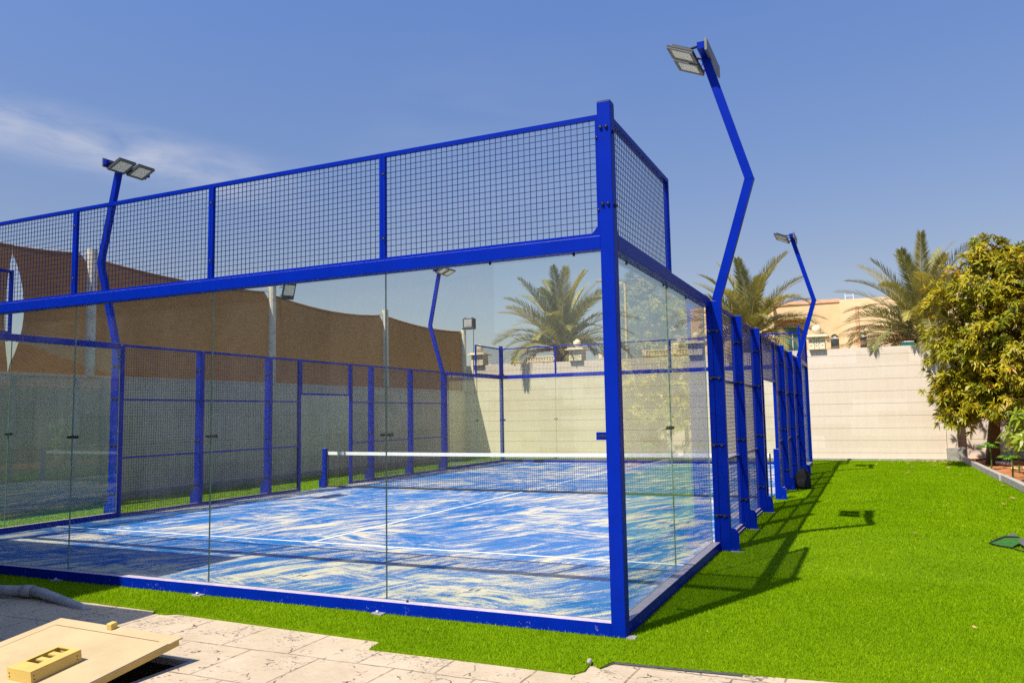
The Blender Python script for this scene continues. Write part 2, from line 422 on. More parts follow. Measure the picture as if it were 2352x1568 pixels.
M['ball'] = simple('ball_felt', (0.42, 0.70, 0.01), 0.9)
M['rubber_mat'] = simple('black_turf_edge', (0.06, 0.06, 0.065), 0.85, 0, 0.5, 30)

def sail_mat():
    m = mat('brown_shade_cloth'); t = m.node_tree
    v = objco(t, (1, 1, 7), world=True)
    f = noise(t, 3.2, 6, 0.65, v)
    c = ramp(t, f, [(0.3, (0.118, 0.078, 0.040)), (0.7, (0.165, 0.112, 0.060))])
    p = N(t, 'ShaderNodeBsdfPrincipled'); L(t, c, p.inputs['Base Color']); p.inputs['Roughness'].default_value = 0.9
    p.inputs['Specular IOR Level'].default_value = 0.1
    tl = N(t, 'ShaderNodeBsdfTranslucent'); L(t, mixc(t, 1.0, c, (1.25, 1.1, 0.9), 'MULTIPLY'), tl.inputs[0])
    mx = N(t, 'ShaderNodeMixShader'); mx.inputs[0].default_value = 0.5; L(t, p.outputs[0], mx.inputs[1]); L(t, tl.outputs[0], mx.inputs[2])
    o = N(t, 'ShaderNodeOutputMaterial'); L(t, mx.outputs[0], o.inputs[0])
    return m
M['sail'] = sail_mat()
M['sail_hem'] = simple('cream_hem', (0.66, 0.55, 0.42), 0.8)

# ------------------------------------------------------------------ mesh helpers
class MB:
    def __init__(s):
        s.v = []; s.f = []; s.mi = []; s.tone = []
    def add(s, vs, fs, mi=0, tone=0.5):
        o = len(s.v)
        s.v.extend([tuple(p) for p in vs]); s.f.extend([tuple(i + o for i in f) for f in fs])
        s.mi.extend([mi] * len(fs)); s.tone.extend([tone] * len(vs))
        return s
    def box(s, x0, x1, y0, y1, z0, z1, mi=0, caps=True):
        vs = [(x, y, z) for z in (z0, z1) for y in (y0, y1) for x in (x0, x1)]
        fs = [(0, 1, 5, 4), (1, 3, 7, 5), (3, 2, 6, 7), (2, 0, 4, 6)]
        if caps: fs += [(0, 2, 3, 1), (4, 5, 7, 6)]
        return s.add(vs, fs, mi)
    def prism(s, poly, axis, a0, a1, mi=0):
        """extrude 2D poly along axis (0,1,2); poly gives the other two coords in order."""
        n = len(poly)
        def P(p, a):
            return (a, p[0], p[1]) if axis == 0 else (p[0], a, p[1]) if axis == 1 else (p[0], p[1], a)
        vs = [P(p, a0) for p in poly] + [P(p, a1) for p in poly]
        fs = [tuple(range(n - 1, -1, -1)), tuple(range(n, 2 * n))]
        fs += [(i, (i + 1) % n, (i + 1) % n + n, i + n) for i in range(n)]
        return s.add(vs, fs, mi)
    def tube(s, pts, rad, n=8, mi=0, tone=0.5, caps=True):
        pts = [Vector(p) for p in pts]
        rads = rad if isinstance(rad, (list, tuple)) else [rad] * len(pts)
        vs = []; fs = []
        ref = Vector((0, 0, 1))
        for i, p in enumerate(pts):
            d = (pts[min(i + 1, len(pts) - 1)] - pts[max(i - 1, 0)]).normalized()
            if abs(d.dot(ref)) > 0.95: rr = Vector((1, 0, 0))
            else: rr = ref
            a = d.cross(rr).normalized(); b = a.cross(d)
            for k in range(n):
                an = 2 * math.pi * k / n
                vs.append(p + (a * math.cos(an) + b * math.sin(an)) * rads[i])
        for i in range(len(pts) - 1):
            for k in range(n):
                fs.append((i * n + k, i * n + (k + 1) % n, (i + 1) * n + (k + 1) % n, (i + 1) * n + k))
        if caps:
            fs.append(tuple(range(n - 1, -1, -1))); fs.append(tuple((len(pts) - 1) * n + k for k in range(n)))
        return s.add(vs, fs, mi, tone)
    def sphere(s, c, r, nu=12, nv=8, mi=0, sq=(1, 1, 1)):
        vs = [(c[0], c[1], c[2] - r * sq[2])]
        for j in range(1, nv):
            th = math.pi * j / nv
            for i in range(nu):
                ph = 2 * math.pi * i / nu
                vs.append((c[0] + r * sq[0] * math.sin(th) * math.cos(ph), c[1] + r * sq[1] * math.sin(th) * math.sin(ph), c[2] - r * sq[2] * math.cos(th)))
        vs.append((c[0], c[1], c[2] + r * sq[2]))
        fs = [(0, 1 + (i + 1) % nu, 1 + i) for i in range(nu)]
        for j in range(nv - 2):
            for i in range(nu):
                a = 1 + j * nu
                fs.append((a + i, a + (i + 1) % nu, a + nu + (i + 1) % nu, a + nu + i))
        t = len(vs) - 1; a = 1 + (nv - 2) * nu
        fs += [(a + i, a + (i + 1) % nu, t) for i in range(nu)]
        return s.add(vs, fs, mi)
    def build(s, name, mats, parent=None, smooth=False, bevel=0.0, tone=False):
        me = bpy.data.meshes.new(name)
        me.from_pydata(s.v, [], s.f)
        mats = mats if isinstance(mats, (list, tuple)) else [mats]
        for m in mats: me.materials.append(m)
        if len(mats) > 1: me.polygons.foreach_set('material_index', s.mi)
        if tone:
            a = me.attributes.new('tone', 'FLOAT', 'POINT'); a.data.foreach_set('value', s.tone)
        if smooth: me.polygons.foreach_set('use_smooth', [True] * len(me.polygons))
        me.update()
        o = bpy.data.objects.new(name, me); COL.objects.link(o)
        if parent is not None:
            o.parent = parent
            if parent.type == 'EMPTY' or parent.parent: pass
            o.matrix_parent_inverse = parent_inv(parent)
        if bevel:
            b = o.modifiers.new('bevel', 'BEVEL'); b.width = bevel; b.segments = 2; b.limit_method = 'ANGLE'
        return o
def parent_inv(p):
    m = p.matrix_basis.copy(); q = p
    while q.parent:
        m = q.parent.matrix_basis @ q.matrix_parent_inverse @ m; q = q.parent
    return m.inverted()
def thing(name, label, cat, loc=(0, 0, 0), group=None):
    o = bpy.data.objects.new(name, None); COL.objects.link(o)
    o.location = loc; o.empty_display_size = 0.2
    o['label'] = label; o['category'] = cat
    if group: o['group'] = group
    return o
def tag(o, label, cat, group=None):
    o['label'] = label; o['category'] = cat
    if group: o['group'] = group
    return o
def kind(o, k): o['kind'] = k; return o

# ------------------------------------------------------------------ setting: ground, paving, lawn, court
W = 10.25; LEN = 19.65; NETY = 9.78
HOLE = (-3.82, -2.62, -2.85, -1.50)     # x0 x1 y0 y1
g = MB()
hx0, hx1, hy0, hy1 = HOLE
B = 1500
for (x0, x1, y0, y1) in ((-B, B, hy1, B), (-B, B, -B, hy0), (-B, hx0, hy0, hy1), (hx1, B, hy0, hy1)):
    g.add([(x0, y0, -0.03), (x1, y0, -0.03), (x1, y1, -0.03), (x0, y1, -0.03)], [(0, 1, 2, 3)])
kind(g.build('ground', M['ground']), 'structure')
g = MB()
for (x0, x1, y0, y1) in ((-14, 9, hy1, -0.2), (-14, 9, -9, hy0), (-14, hx0, hy0, hy1), (hx1, 9, hy0, hy1)):
    g.add([(x0, y0, -0.012), (x1, y0, -0.012), (x1, y1, -0.012), (x0, y1, -0.012)], [(0, 1, 2, 3)])
kind(g.build('paving', M['paving']), 'structure')
LAWN_EDGE = [(-12.95, -0.66), (-6.10, -0.655), (-5.13, -0.60), (-5.03, -0.56), (-4.07, -0.593), (-4.03, -0.66), (-3.88, -0.66), (-3.80, -0.607), (-2.65, -0.652), (-1.66, -0.690), (-1.64, -0.88),
             (-0.95, -0.868), (-0.09, -0.865), (-0.045, -0.79), (-0.06, -0.615), (0.03, -0.70), (0.075, -0.53), (0.51, -0.51), (0.905, -0.475), (1.65, -0.395), (4.0, -0.25)]
def kerb_x(y): return 4.235 - 0.0135 * (y - 11)
lawn_poly = LAWN_EDGE + [(kerb_x(-0.25), -0.25), (kerb_x(22), 21.9), (3.75, 22.15), (-12.95, 22.15)]
lawn_poly = [p for i, p in enumerate(lawn_poly) if i == 0 or p != lawn_poly[i - 1]]
g = MB()
n = len(lawn_poly)
g.add([(x, y, 0.0) for x, y in lawn_poly] + [(x, y, -0.02) for x, y in lawn_poly], [tuple(range(n))] + [(i + n, (i + 1) % n + n, (i + 1) % n, i) for i in range(n)])
kind(g.build('lawn', M['turf']), 'structure')

g = MB()                                                     # court floor, a thin slab inside the frame
g.box(-W + 0.10, -0.10, 0.10, LEN - 0.10, 0.0, 0.014)
court = kind(g.build('court_floor', M['court']), 'structure')
g = MB()
lw = 0.05
y1s, y2s = NETY - 6.93, NETY + 6.93
for (x0, x1, y0, y1) in ((-W + 0.12, -0.12, y1s - lw / 2, y1s + lw / 2), (-W + 0.12, -0.12, y2s - lw / 2, y2s + lw / 2), (-5.15, -5.10, y1s + lw / 2, y2s - lw / 2), ):
    g.add([(x0, y0, 0.018), (x1, y0, 0.018), (x1, y1, 0.018), (x0, y1, 0.018)], [(0, 1, 2, 3)])
kind(g.build('court_lines', M['line']), 'structure')

# ------------------------------------------------------------------ artificial grass blades (uncountable)
def in_lawn(x, y):
    e = LAWN_EDGE
    xs = np.array([p[0] for p in e]); ys = np.array([p[1] for p in e])
    edge = np.interp(x, xs, ys)
    ok = (y > edge + 0.004) & (y < 22.1) & (x < 4.235 - 0.0135 * (y - 11)) & (x > -12.9)
    court_in = (x > -W - 0.01) & (x < 0.01) & (y > -0.01) & (y < LEN + 0.01)
    return ok & ~court_in
def blades(n, x0, x1, y0, y1, hgt, wid, clip):
    x = rng.uniform(x0, x1, n); y = rng.uniform(y0, y1, n)
    k = in_lawn(x, y) & clip(x, y)
    x = x[k]; y = y[k]; n = len(x)
    a = rng.uniform(0, 2 * np.pi, n); l = rng.uniform(0, 2 * np.pi, n)
    h = hgt * rng.uniform(0.6, 1.15, n); w = wid * rng.uniform(0.7, 1.3, n); ln = h * rng.uniform(0.1, 0.9, n)
    b0 = np.stack([x - np.cos(a) * w / 2, y - np.sin(a) * w / 2, np.zeros(n)], 1)
    b1 = np.stack([x + np.cos(a) * w / 2, y + np.sin(a) * w / 2, np.zeros(n)], 1)
    t = np.stack([x + np.cos(l) * ln, y + np.sin(l) * ln, h], 1)
    patch = 0.5 + 0.5 * np.sin(x * 2.1 + np.sin(y * 1.7) * 2) * np.sin(y * 2.6 + np.cos(x * 1.3) * 2)
    tone = np.clip(rng.beta(2.2, 2.4, n) * 0.9 + (patch - 0.5) * 0.24 - 0.05 * (((x + 100.3) % 2.0) < 1.0) + (rng.random(n) > 0.985) * 0.45, 0, 1)
    return np.stack([b0, b1, t], 1).reshape(-1, 3), np.repeat(tone, 3)
V = []; T = []
def dist(x, y): return np.hypot(x - 1.74, y + 5.77) + rng.normal(0, 0.9, len(x))
near = lambda x, y: dist(x, y) < 8.6
mid = lambda x, y: (lambda d: (d >= 7.6) & (d < 14.5) & (x > -7.5))(dist(x, y))
far_ = lambda x, y: dist(x, y) >= 12.5
for args in ((420000, -7, 4.3, -0.95, 2.8, 0.021, 0.0042, near), (420000, -8, 4.3, -0.9, 9.5, 0.021, 0.0065, mid), (260000, -0.2, 4.3, 5, 22, 0.022, 0.010, far_), (90000, -12.9, -10.2, -0.6, 22, 0.022, 0.012, far_)):
    v_, t_ = blades(*args); V.append(v_); T.append(t_)
V = np.concatenate(V); T = np.concatenate(T)
me = bpy.data.meshes.new('grass'); nv = len(V)
me.vertices.add(nv); me.vertices.foreach_set('co', V.ravel())
me.loops.add(nv); me.loops.foreach_set('vertex_index', np.arange(nv, dtype=np.int32))
me.polygons.add(nv // 3); me.polygons.foreach_set('loop_start', np.arange(0, nv, 3, dtype=np.int32)); me.polygons.foreach_set('loop_total', np.full(nv // 3, 3, dtype=np.int32))
at = me.attributes.new('tone', 'FLOAT', 'POINT'); at.data.foreach_set('value', T)
me.materials.append(M['blade']); me.update(calc_edges=True)
grass = bpy.data.objects.new('grass', me); COL.objects.link(grass)
kind(tag(grass, 'bright green artificial grass fibres around the blue court', 'grass'), 'stuff')

# ------------------------------------------------------------------ boundary walls
WY = 22.3; WTOP = 3.62
def coursed(mb, x0, x1, y0, y1, ztop, first=0.235, step=0.393, gap=0.008):
    z = 0.0; zs = [0.0]
    q = first
    while q < ztop - 0.1:
        zs.append(q); q += step
    zs.append(ztop)
    for a, b in zip(zs, zs[1:]):
        mb.box(x0, x1, y0, y1, a + gap / 2, b - gap / 2)
w = thing('boundary_wall', 'tall cream sandstone wall of long courses across the far end', 'wall', (-4.6, WY, 0))
g = MB(); coursed(g, -13.25, 3.74, WY, WY + 0.22, WTOP); g.build('stone_courses', M['far_stone'], w)
g = MB(); g.box(-13.24, 3.73, WY + 0.005, WY + 0.205, 0, WTOP - 0.02); g.build('mortar_core', M['joint'], w)
g = MB(); g.box(-13.0, 3.72, WY - 0.16, WY - 0.002, -0.02, 0.055); g.build('plinth', M['concrete'], w)
w = thing('boundary_wall', 'shaded length of cream wall set back behind the mango trunk', 'wall', (6.6, WY + 0.7, 0))
g = MB(); coursed(g, 4.05, 11.5, WY + 0.75, WY + 0.95, WTOP); g.build('stone_courses', M['far_stone'], w)
g = MB(); g.box(4.06, 11.49, WY + 0.762, WY + 0.94, 0, WTOP - 0.02); g.build('mortar_core', M['joint'], w)
w = thing('wall_pier', 'narrow stone pier with a square footing at the right end of the cream wall', 'pier', (3.9, WY, 0))
g = MB(); g.box(3.752, 4.04, WY - 0.03, WY + 0.95, 0.40, WTOP + 0.02); g.build('shaft', M['far_stone'], w)
g = MB(); g.box(3.72, 4.22, WY - 0.18, WY + 0.4, 0, 0.40); g.build('footing', M['concrete'], w, bevel=0.01)

w = thing('boundary_wall', 'low grey wall in shade along the left side below the brown sails', 'wall', (-13.1, 10, 0))
g = MB(); coursed(g, -13.25, -13.0, -3.0, WY - 0.002, 2.56, 0.55, 0.60, 0.006); g.build('stone_courses', M['left_stone'], w)
g = MB(); g.box(-13.24, -13.008, -2.99, WY - 0.02, 0, 2.50); g.build('mortar_core', M['left_stone'], w)
g = MB(); g.box(-13.27, -13.004, -3.0, WY - 0.012, 2.562, 2.62); g.build('coping', M['left_stone'], w)
g = MB(); g.box(-12.995, -12.86, -3.0, WY - 0.17, -0.01, 0.14); g.build('plinth', M['concrete'], w)

# pierced lanterns with ball finials on the far wall
def lantern(x, label):
    o = thing('wall_lantern', label, 'lantern', (x, WY + 0.12, WTOP), 'ball topped lanterns on the far wall')
    y0, y1 = WY - 0.14, WY + 0.38; cx = x; cy = WY + 0.12; hw = 0.25
    z0, z1 = WTOP + 0.002, WTOP + 0.40
    g = MB(); g.box(cx - hw, cx + hw, cy - hw, cy + hw, z0, z1); zc = (z0 + z1) / 2                                # flat dark patches paint the shade of the rosette openings on each face
    hole_shade = [(0, 0, 0.022, 0.022, 0)]
    for k in range(8):
        an = k * math.pi / 4
        hole_shade.append((0.085 * math.cos(an), 0.085 * math.sin(an), 0.034, 0.016, an))
        an += math.pi / 8
        hole_shade.append((max(-0.19, min(0.19, 0.19 * math.cos(an))), max(-0.15, min(0.15, 0.19 * math.sin(an))), 0.026, 0.018, an))
    for (u, a, ru, rv, an) in hole_shade:
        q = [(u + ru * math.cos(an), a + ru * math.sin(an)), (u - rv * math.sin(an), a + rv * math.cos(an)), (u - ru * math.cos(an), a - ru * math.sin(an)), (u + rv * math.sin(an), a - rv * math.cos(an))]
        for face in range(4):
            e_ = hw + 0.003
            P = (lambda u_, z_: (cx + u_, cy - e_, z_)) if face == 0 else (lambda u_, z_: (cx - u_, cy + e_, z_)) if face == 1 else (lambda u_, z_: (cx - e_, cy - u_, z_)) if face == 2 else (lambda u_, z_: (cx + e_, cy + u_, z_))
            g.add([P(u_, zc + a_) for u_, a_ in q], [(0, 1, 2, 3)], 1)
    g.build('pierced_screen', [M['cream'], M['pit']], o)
    g = MB(); g.box(cx - 0.37, cx + 0.37, cy - 0.37, cy + 0.37, z1 + 0.002, z1 + 0.05); g.box(cx - 0.30, cx + 0.30, cy - 0.30, cy + 0.30, z1 + 0.05, z1 + 0.09); g.build('cap', M['cream'], o, bevel=0.008)
    g = MB(); g.tube([(cx, cy, z1 + 0.09), (cx, cy, z1 + 0.16)], [0.08, 0.06], 10); g.sphere((cx, cy, z1 + 0.28), 0.15, 16, 10); g.build('ball_finial', M['cream'], o, smooth=True)
    return o
lantern(-12.45, 'pierced stone lantern on the far wall beside the end sail post')
lantern(-8.33, 'pierced stone lantern on the far wall just right of the leftmost palm trunk')
lantern(-3.86, 'pierced stone lantern on the far wall seen through the right side glass')
lantern(0.14, 'pierced stone lantern on the far wall in front of the peach villa')

# ------------------------------------------------------------------ court enclosure
FR = 0.028     # mesh panel frame angle width
def wires(mb, axis, u0, u1, z0, z1, off, pitch=0.051, r=0.0023):
    """welded mesh in a vertical plane: axis 0 -> plane y=off spanned by x; axis 1 -> plane x=off spanned by y"""
    nu = max(1, round((u1 - u0) / pitch)); nz = max(1, round((z1 - z0) / pitch))
    for i in range(1, nu):
        u = u0 + (u1 - u0) * i / nu
        if axis == 0: mb.box(u - r, u + r, off - r, off + r, z0, z1, caps=False)
        else: mb.box(off - r, off + r, u - r, u + r, z0, z1, caps=False)
    for i in range(1, nz):
        z = z0 + (z1 - z0) * i / nz
        o2 = off + 2 * r
        if axis == 0: mb.add([(u0, o2 - r, z - r), (u0, o2 + r, z - r), (u0, o2 + r, z + r), (u0, o2 - r, z + r), (u1, o2 - r, z - r), (u1, o2 + r, z - r), (u1, o2 + r, z + r), (u1, o2 - r, z + r)], [(0, 1, 5, 4), (1, 2, 6, 5), (2, 3, 7, 6), (3, 0, 4, 7)])
        else: mb.add([(o2 - r, u0, z - r), (o2 + r, u0, z - r), (o2 + r, u0, z + r), (o2 - r, u0, z + r), (o2 - r, u1, z - r), (o2 + r, u1, z - r), (o2 + r, u1, z + r), (o2 - r, u1, z + r)], [(0, 1, 5, 4), (1, 2, 6, 5), (2, 3, 7, 6), (3, 0, 4, 7)])
def mesh_panel(parent, axis, u0, u1, z0, z1, off, rails=(), fw_=FR, dep=0.035):
    g = MB(); wires(g, axis, u0 + fw_, u1 - fw_, z0 + fw_, z1 - fw_, off)
    p = g.build('mesh_panel', M['wire'], parent)
    f = MB(); a, b = off - dep / 2, off + dep / 2
    def bx(ua, ub, za, zb, e=0.0):
        if axis == 0: f.box(ua, ub, a - e, b + e, za, zb)
        else: f.box(a - e, b + e, ua, ub, za, zb)
    bx(u0, u0 + fw_, z0, z1); bx(u1 - fw_, u1, z0, z1)
    bx(u0 + fw_, u1 - fw_, z1 - fw_ - 0.008, z1); bx(u0 + fw_, u1 - fw_, z0, z0 + fw_)
    for z in rails: bx(u0 + fw_, u1 - fw_, z - 0.013, z + 0.013, -0.004)
    f.build('panel_frame', M['blue_dust_glint'], p)  # pale upper faces paint the sunlight caught by the rails
    return p
def glass_panel(parent, axis, u0, u1, off, z0=0.10, z1=2.93, th=0.012):
    g = MB()
    if axis == 0: g.box(u0, u1, off, off + th, z0, z1)
    else: g.box(off, off + th, u0, u1, z0, z1)
    # the first four faces are the sides: pick edge faces by normal axis
    for i, f in enumerate(g.f):
        vs = np.array([g.v[k] for k in f])
        flat = 1 if axis == 0 else 0
        g.mi[i] = 0 if np.ptp(vs[:, flat]) < 1e-6 else 1
    return g.build('glass_panel', [M['glass'], M['glass_edge']], parent)
def gusset(parent, pts, axis, a0, a1):
    g = MB(); g.prism(pts, axis, a0, a1); return g.build('gusset_plate', M['blue'], parent)
def bolts(parent, centers, r=0.013, name='bolt', m=None, sq=(1, 1, 1)):
    for c in centers:
        g = MB(); g.sphere(c, r, 10, 6, sq=sq); g.build(name, m or M['bolt'], parent, smooth=True)

SEAMX = [-0.10, -2.13, -4.15, -6.13, -8.13, -W + 0.10]
def end_wall(y, out, label):
    """out = -1: outside is -y (near end); +1: outside is +y"""
    o = thing('glass_end_wall', label, 'glass wall', (-W / 2, y, 0), 'glass end walls of the court')
    ya, yb = (y, y + 0.10) if out < 0 else (y - 0.10, y)
    for x0, x1 in ((-0.11, 0.0), (-W, -W + 0.11)):
        g = MB(); g.box(x0, x1, ya - 0.004, yb + 0.004, 0.0, 4.07)
        p = g.build('corner_post', M['blue_dust_glint'], o, bevel=0.005)
        c = MB(); c.box(x0 + 0.004, x1 - 0.004, ya, yb, 4.07, 4.078); c.build('end_cap', M['black'], p)
    g = MB(); g.box(-W + 0.11, -0.11, ya, yb, 0.0, 0.10); g.build('base_beam', M['blue_dust_glint'], o, bevel=0.004)
    g = MB(); g.box(-W + 0.11, -0.11, ya, yb, 2.905, 3.01); g.build('top_beam', M['blue_dust_glint'], o, bevel=0.004)
    gy = yb - 0.016 if out < 0 else ya + 0.004
    for b, a in zip(SEAMX, SEAMX[1:]):
        glass_panel(o, 0, a + 0.004 if a > -W + 0.2 else a + 0.01, b - 0.004 if b < -0.2 else b - 0.01, gy, 0.102, 2.903)
    py = (ya + yb) / 2
    for b, a in zip(SEAMX, SEAMX[1:]):
        mesh_panel(o, 0, a + (0.002 if a > -W + 0.2 else 0.012), b - (0.002 if b < -0.2 else 0.012), 3.012, 3.985, py)
    for x in SEAMX[1:-1]:
        c = MB()
        for dx in (-0.035, 0.035):
            c.tube([(x + dx, gy + (-0.03 if out < 0 else 0.042), 1.49), (x + dx, gy + (0.04 if out < 0 else -0.03), 1.49)], [0.011, 0.020], 10)
        cl = c.build('glass_clamp', M['black'], o, smooth=False)
        c = MB(); yy = gy - 0.004 if out < 0 else gy + 0.0125
        c.box(x - 0.06, x + 0.06, yy, yy + 0.003, 1.468, 1.512); c.build('clamp_plate', M['glass'], cl)
        bolts(o, [(x + 0.03, ya + 0.01 if out < 0 else yb - 0.01, 3.20), (x + 0.03, ya + 0.01 if out < 0 else yb - 0.01, 3.78)], 0.014)
        g = MB(); yy = ya - 0.07 if out < 0 else yb
        g.box(x - 0.06, x + 0.05, yy, yy + 0.068, 0.0, 0.012); g.sphere((x - 0.01, yy + 0.03, 0.02), 0.016, 8, 5); g.build('anchor_plate', M['steel'], o)
    for s, x in ((1, -0.11), (-1, -W + 0.11)):
        gusset(o, [(x, 3.012), (x, 3.12), (x - s * 0.09, 3.012)], 1, py + out * 0.025, py + out * 0.025 + 0.006 * out)
        c = MB(); yy = gy + (-0.012 if out < 0 else 0.014)
        c.box(x - s * 0.10, x, yy, yy + 0.006, 1.44, 1.50) if s > 0 else c.box(x, x + 0.10, yy, yy + 0.006, 1.44, 1.50)
        br = c.build('slot_bracket', M['blue'], o)
        c = MB(); xx = x - s * 0.05; c.box(xx - 0.032, xx + 0.032, yy - 0.004 if out < 0 else yy + 0.006, yy if out < 0 else yy + 0.010, 1.461, 1.479); c.build('slot', M['black'], br)
    fo = ya - 0.012 if out < 0 else yb + 0.012
    for x in (-0.08, -0.035, -W + 0.03, -W + 0.075):
        bolts(o, [(x, fo, 3.86), (x, fo, 3.25)], 0.014)
    for s, x in ((1, 0.0), (-1, -W)):
        bolts(o, [(x + s * 0.008, py, 3.83), (x + s * 0.008, py, 3.24)], 0.015)
        bolts(o, [(x - s * 0.125, py - 0.02, 3.80), (x - s * 0.125, py - 0.02, 3.22)], 0.012)
        g = MB(); g.box(min(x, x + s * 0.07) + (0.001 if s > 0 else 0), max(x, x + s * 0.07) - (0.001 if s < 0 else 0), ya - 0.01, yb - 0.03, 0.0, 0.010); g.build('anchor_plate', M['steel'], o)
    bolts(o, [(-0.30, gy - 0.02 * (-out), 3.02), (-1.1, gy, 2.897), (-0.36, gy, 2.897), (-1.9, ya + 0.05, 0.108)], 0.012)
    return o
end_wall(0.0, -1, 'near glass end wall of the blue padel court with wire mesh along its top')
end_wall(LEN, 1, 'far glass end wall of the blue padel court beyond the net')

def side_glass(x, near, label):
    out = 1 if x > -1 else -1
    xa, xb = (x - 0.10, x) if out > 0 else (x, x + 0.10)
    y0, y1 = (0.106, 3.95) if near else (15.70, LEN - 0.106)
    ym = 2.03 if near else LEN - 2.03
    o = thing('side_glass_wall', label, 'glass wall', (x, (y0 + y1) / 2, 0), 'stepped side glass walls of the court')
    g = MB(); g.box(xa, xb, y0, y1, 0.0, 0.10); g.build('base_beam', M['blue_dust_glint'], o, bevel=0.004)
    g = MB(); g.box(xa, xb, y0, y1, 2.905, 3.01); g.build('top_beam', M['blue_dust_glint'], o, bevel=0.004)
    gx = xa + 0.004 if out > 0 else xb - 0.016
    a, b = (y0, ym) if near else (ym, y1)
    c, d = (ym, y1) if near else (y0, ym)
    glass_panel(o, 1, a + 0.004, b - 0.004, gx, 0.102, 2.903); glass_panel(o, 1, c + 0.004, d - 0.004, gx, 0.102, 2.903)
    px = (xa + xb) / 2
    mesh_panel(o, 1, a + 0.002, b, 3.012, 3.985, px, fw_=0.034, dep=0.05)
    cl = MB()
    for dy in (-0.035, 0.035): cl.tube([(gx - 0.03 * out * -1, ym + dy, 1.49), (gx - 0.035 * out, ym + dy, 1.49)], [0.011, 0.019], 10)
    k = cl.build('glass_clamp', M['black'], o)
    cl = MB(); cl.box(gx + (0.0125 if out > 0 else -0.0035), gx + (0.0155 if out > 0 else -0.0005), ym - 0.06, ym + 0.06, 1.468, 1.512); cl.build('clamp_plate', M['glass'], k)
    ys = (y0 + 0.55, ym - 0.08, ym + 0.08, ym + 0.95) if near else (y0 + 0.95, ym - 0.08, ym + 0.08, ym + 1.4)
    bolts(o, [(gx, y, 2.897) for y in ys], 0.012)
    yy = y0 if near else y1; s = 1 if near else -1
    gusset(o, [(yy, 3.012), (yy, 3.12), (yy + s * 0.09, 3.012)], 0, px + out * 0.03, px + out * 0.036)
    return o
side_glass(0.0, True, 'right side glass wall stepping down from the tall near corner post')
side_glass(-W, True, 'left side glass wall at the near end showing dim villa reflections')
side_glass(0.0, False, 'right side glass wall at the far end next to the cream wall')
side_glass(-W, False, 'left side glass wall at the far end where a shadow crosses the wall')

# wide upright of the side mesh: two flat tubes, a foot plate and bolted lugs
def upright(parent, x, y, out, ztop=3.0, xe=0.085):
    x0, x1 = (x - 0.062, x + 0.006) if out > 0 else (x - 0.006, x + 0.062)
    x2, x3 = (x + 0.009, x + xe) if out > 0 else (x - xe, x - 0.009)
    g = MB(); g.box(x0, x1, y - 0.045, y + 0.045, 0, ztop - 0.004); g.box(x2, x3, y - 0.042, y + 0.042, 0, ztop)
    p = g.build('upright', M['blue_dust_glint'], parent, bevel=0.004)
    xo = x + out * xe
    prof = [(xo, 0.0), (xo + out * 0.095, 0.0), (xo + out * 0.095, 0.19), (xo + out * 0.083, 0.235), (xo + out * 0.05, 0.265), (xo, 0.275)]
    if out < 0: prof = prof[::-1]
    g = MB(); g.prism(prof, 1, y - 0.035, y - 0.025); g.build('foot_plate', M['blue_dust_glint'], p)
    for z in (0.42, 1.25, 2.05, 2.62):
        lug = MB()
        xa_, xb_ = min((x0 + x1) / 2, (x2 + x3) / 2), max((x0 + x1) / 2, (x2 + x3) / 2)
        lug.prism([(xa_ - 0.03, z + 0.005), (xa_ - 0.03, z - 0.004), (xa_ - 0.014, z - 0.004), (xa_ - 0.012, z - 0.024), (xa_ + 0.012, z - 0.024), (xa_ + 0.014, z - 0.004), (xb_ - 0.014, z - 0.004), (xb_ - 0.012, z - 0.024), (xb_ + 0.012, z - 0.024), (xb_ + 0.014, z - 0.004), (xb_ + 0.03, z - 0.004), (xb_ + 0.03, z + 0.005)][::-1], 1, y - 0.064, y - 0.0465)
        lug.build('bolt_lug', M['lamp_body'], p)
    g = MB(); g.box(min(xo, xo + out * 0.15) , max(xo, xo + out * 0.15), y - 0.07, y - 0.036, 0.0, 0.008); g.build('anchor_plate', M['steel'], p)
    return p
YW = [5.86, 7.80, 11.69, 13.64]
YD = (8.77, 10.74)
Y0, Y1 = 3.99, 15.62
def side_fence(x, label):
    out = 1 if x > -1 else -1
    o = thing('mesh_fence', label, 'fence', (x, NETY, 0), 'blue mesh fences along the court sides')
    px = x - out * 0.03
    edges = [Y0 + 0.05] + YW[:2] + [YD[0]]
    edges2 = [YD[1]] + YW[2:] + [Y1 - 0.05]
    for e in (edges, edges2):
        for a, b in zip(e, e[1:]):
            mesh_panel(o, 1, a + 0.003, b - 0.003, 0.035, 3.0, px, (1.02, 2.03), 0.035, 0.045)
            g = MB(); g.box(min(px - 0.05, px + 0.05), max(px - 0.05, px + 0.05), a + 0.003, b - 0.003, 0.0, 0.033); g.build('base_rail', M['blue_dust_glint'], o)
    mesh_panel(o, 1, YD[0] + 0.042, YD[1] - 0.042, 2.19, 3.0, px, (), 0.04, 0.045)
    for y in YD:
        g = MB(); g.box(px - 0.03, px + 0.03, y - 0.038 + (0.041 if y < 9 else -0.041) * 0, y + 0.038, 0.0, 3.004); g.build('door_post', M['blue'], o, bevel=0.003)
    for y in YW: upright(o, x, y, out)
    return o
side_fence(0.0, 'right side blue mesh fence with seven uprights beside the open lawn')
side_fence(-W, 'left side blue mesh fence in front of the shaded grey wall')

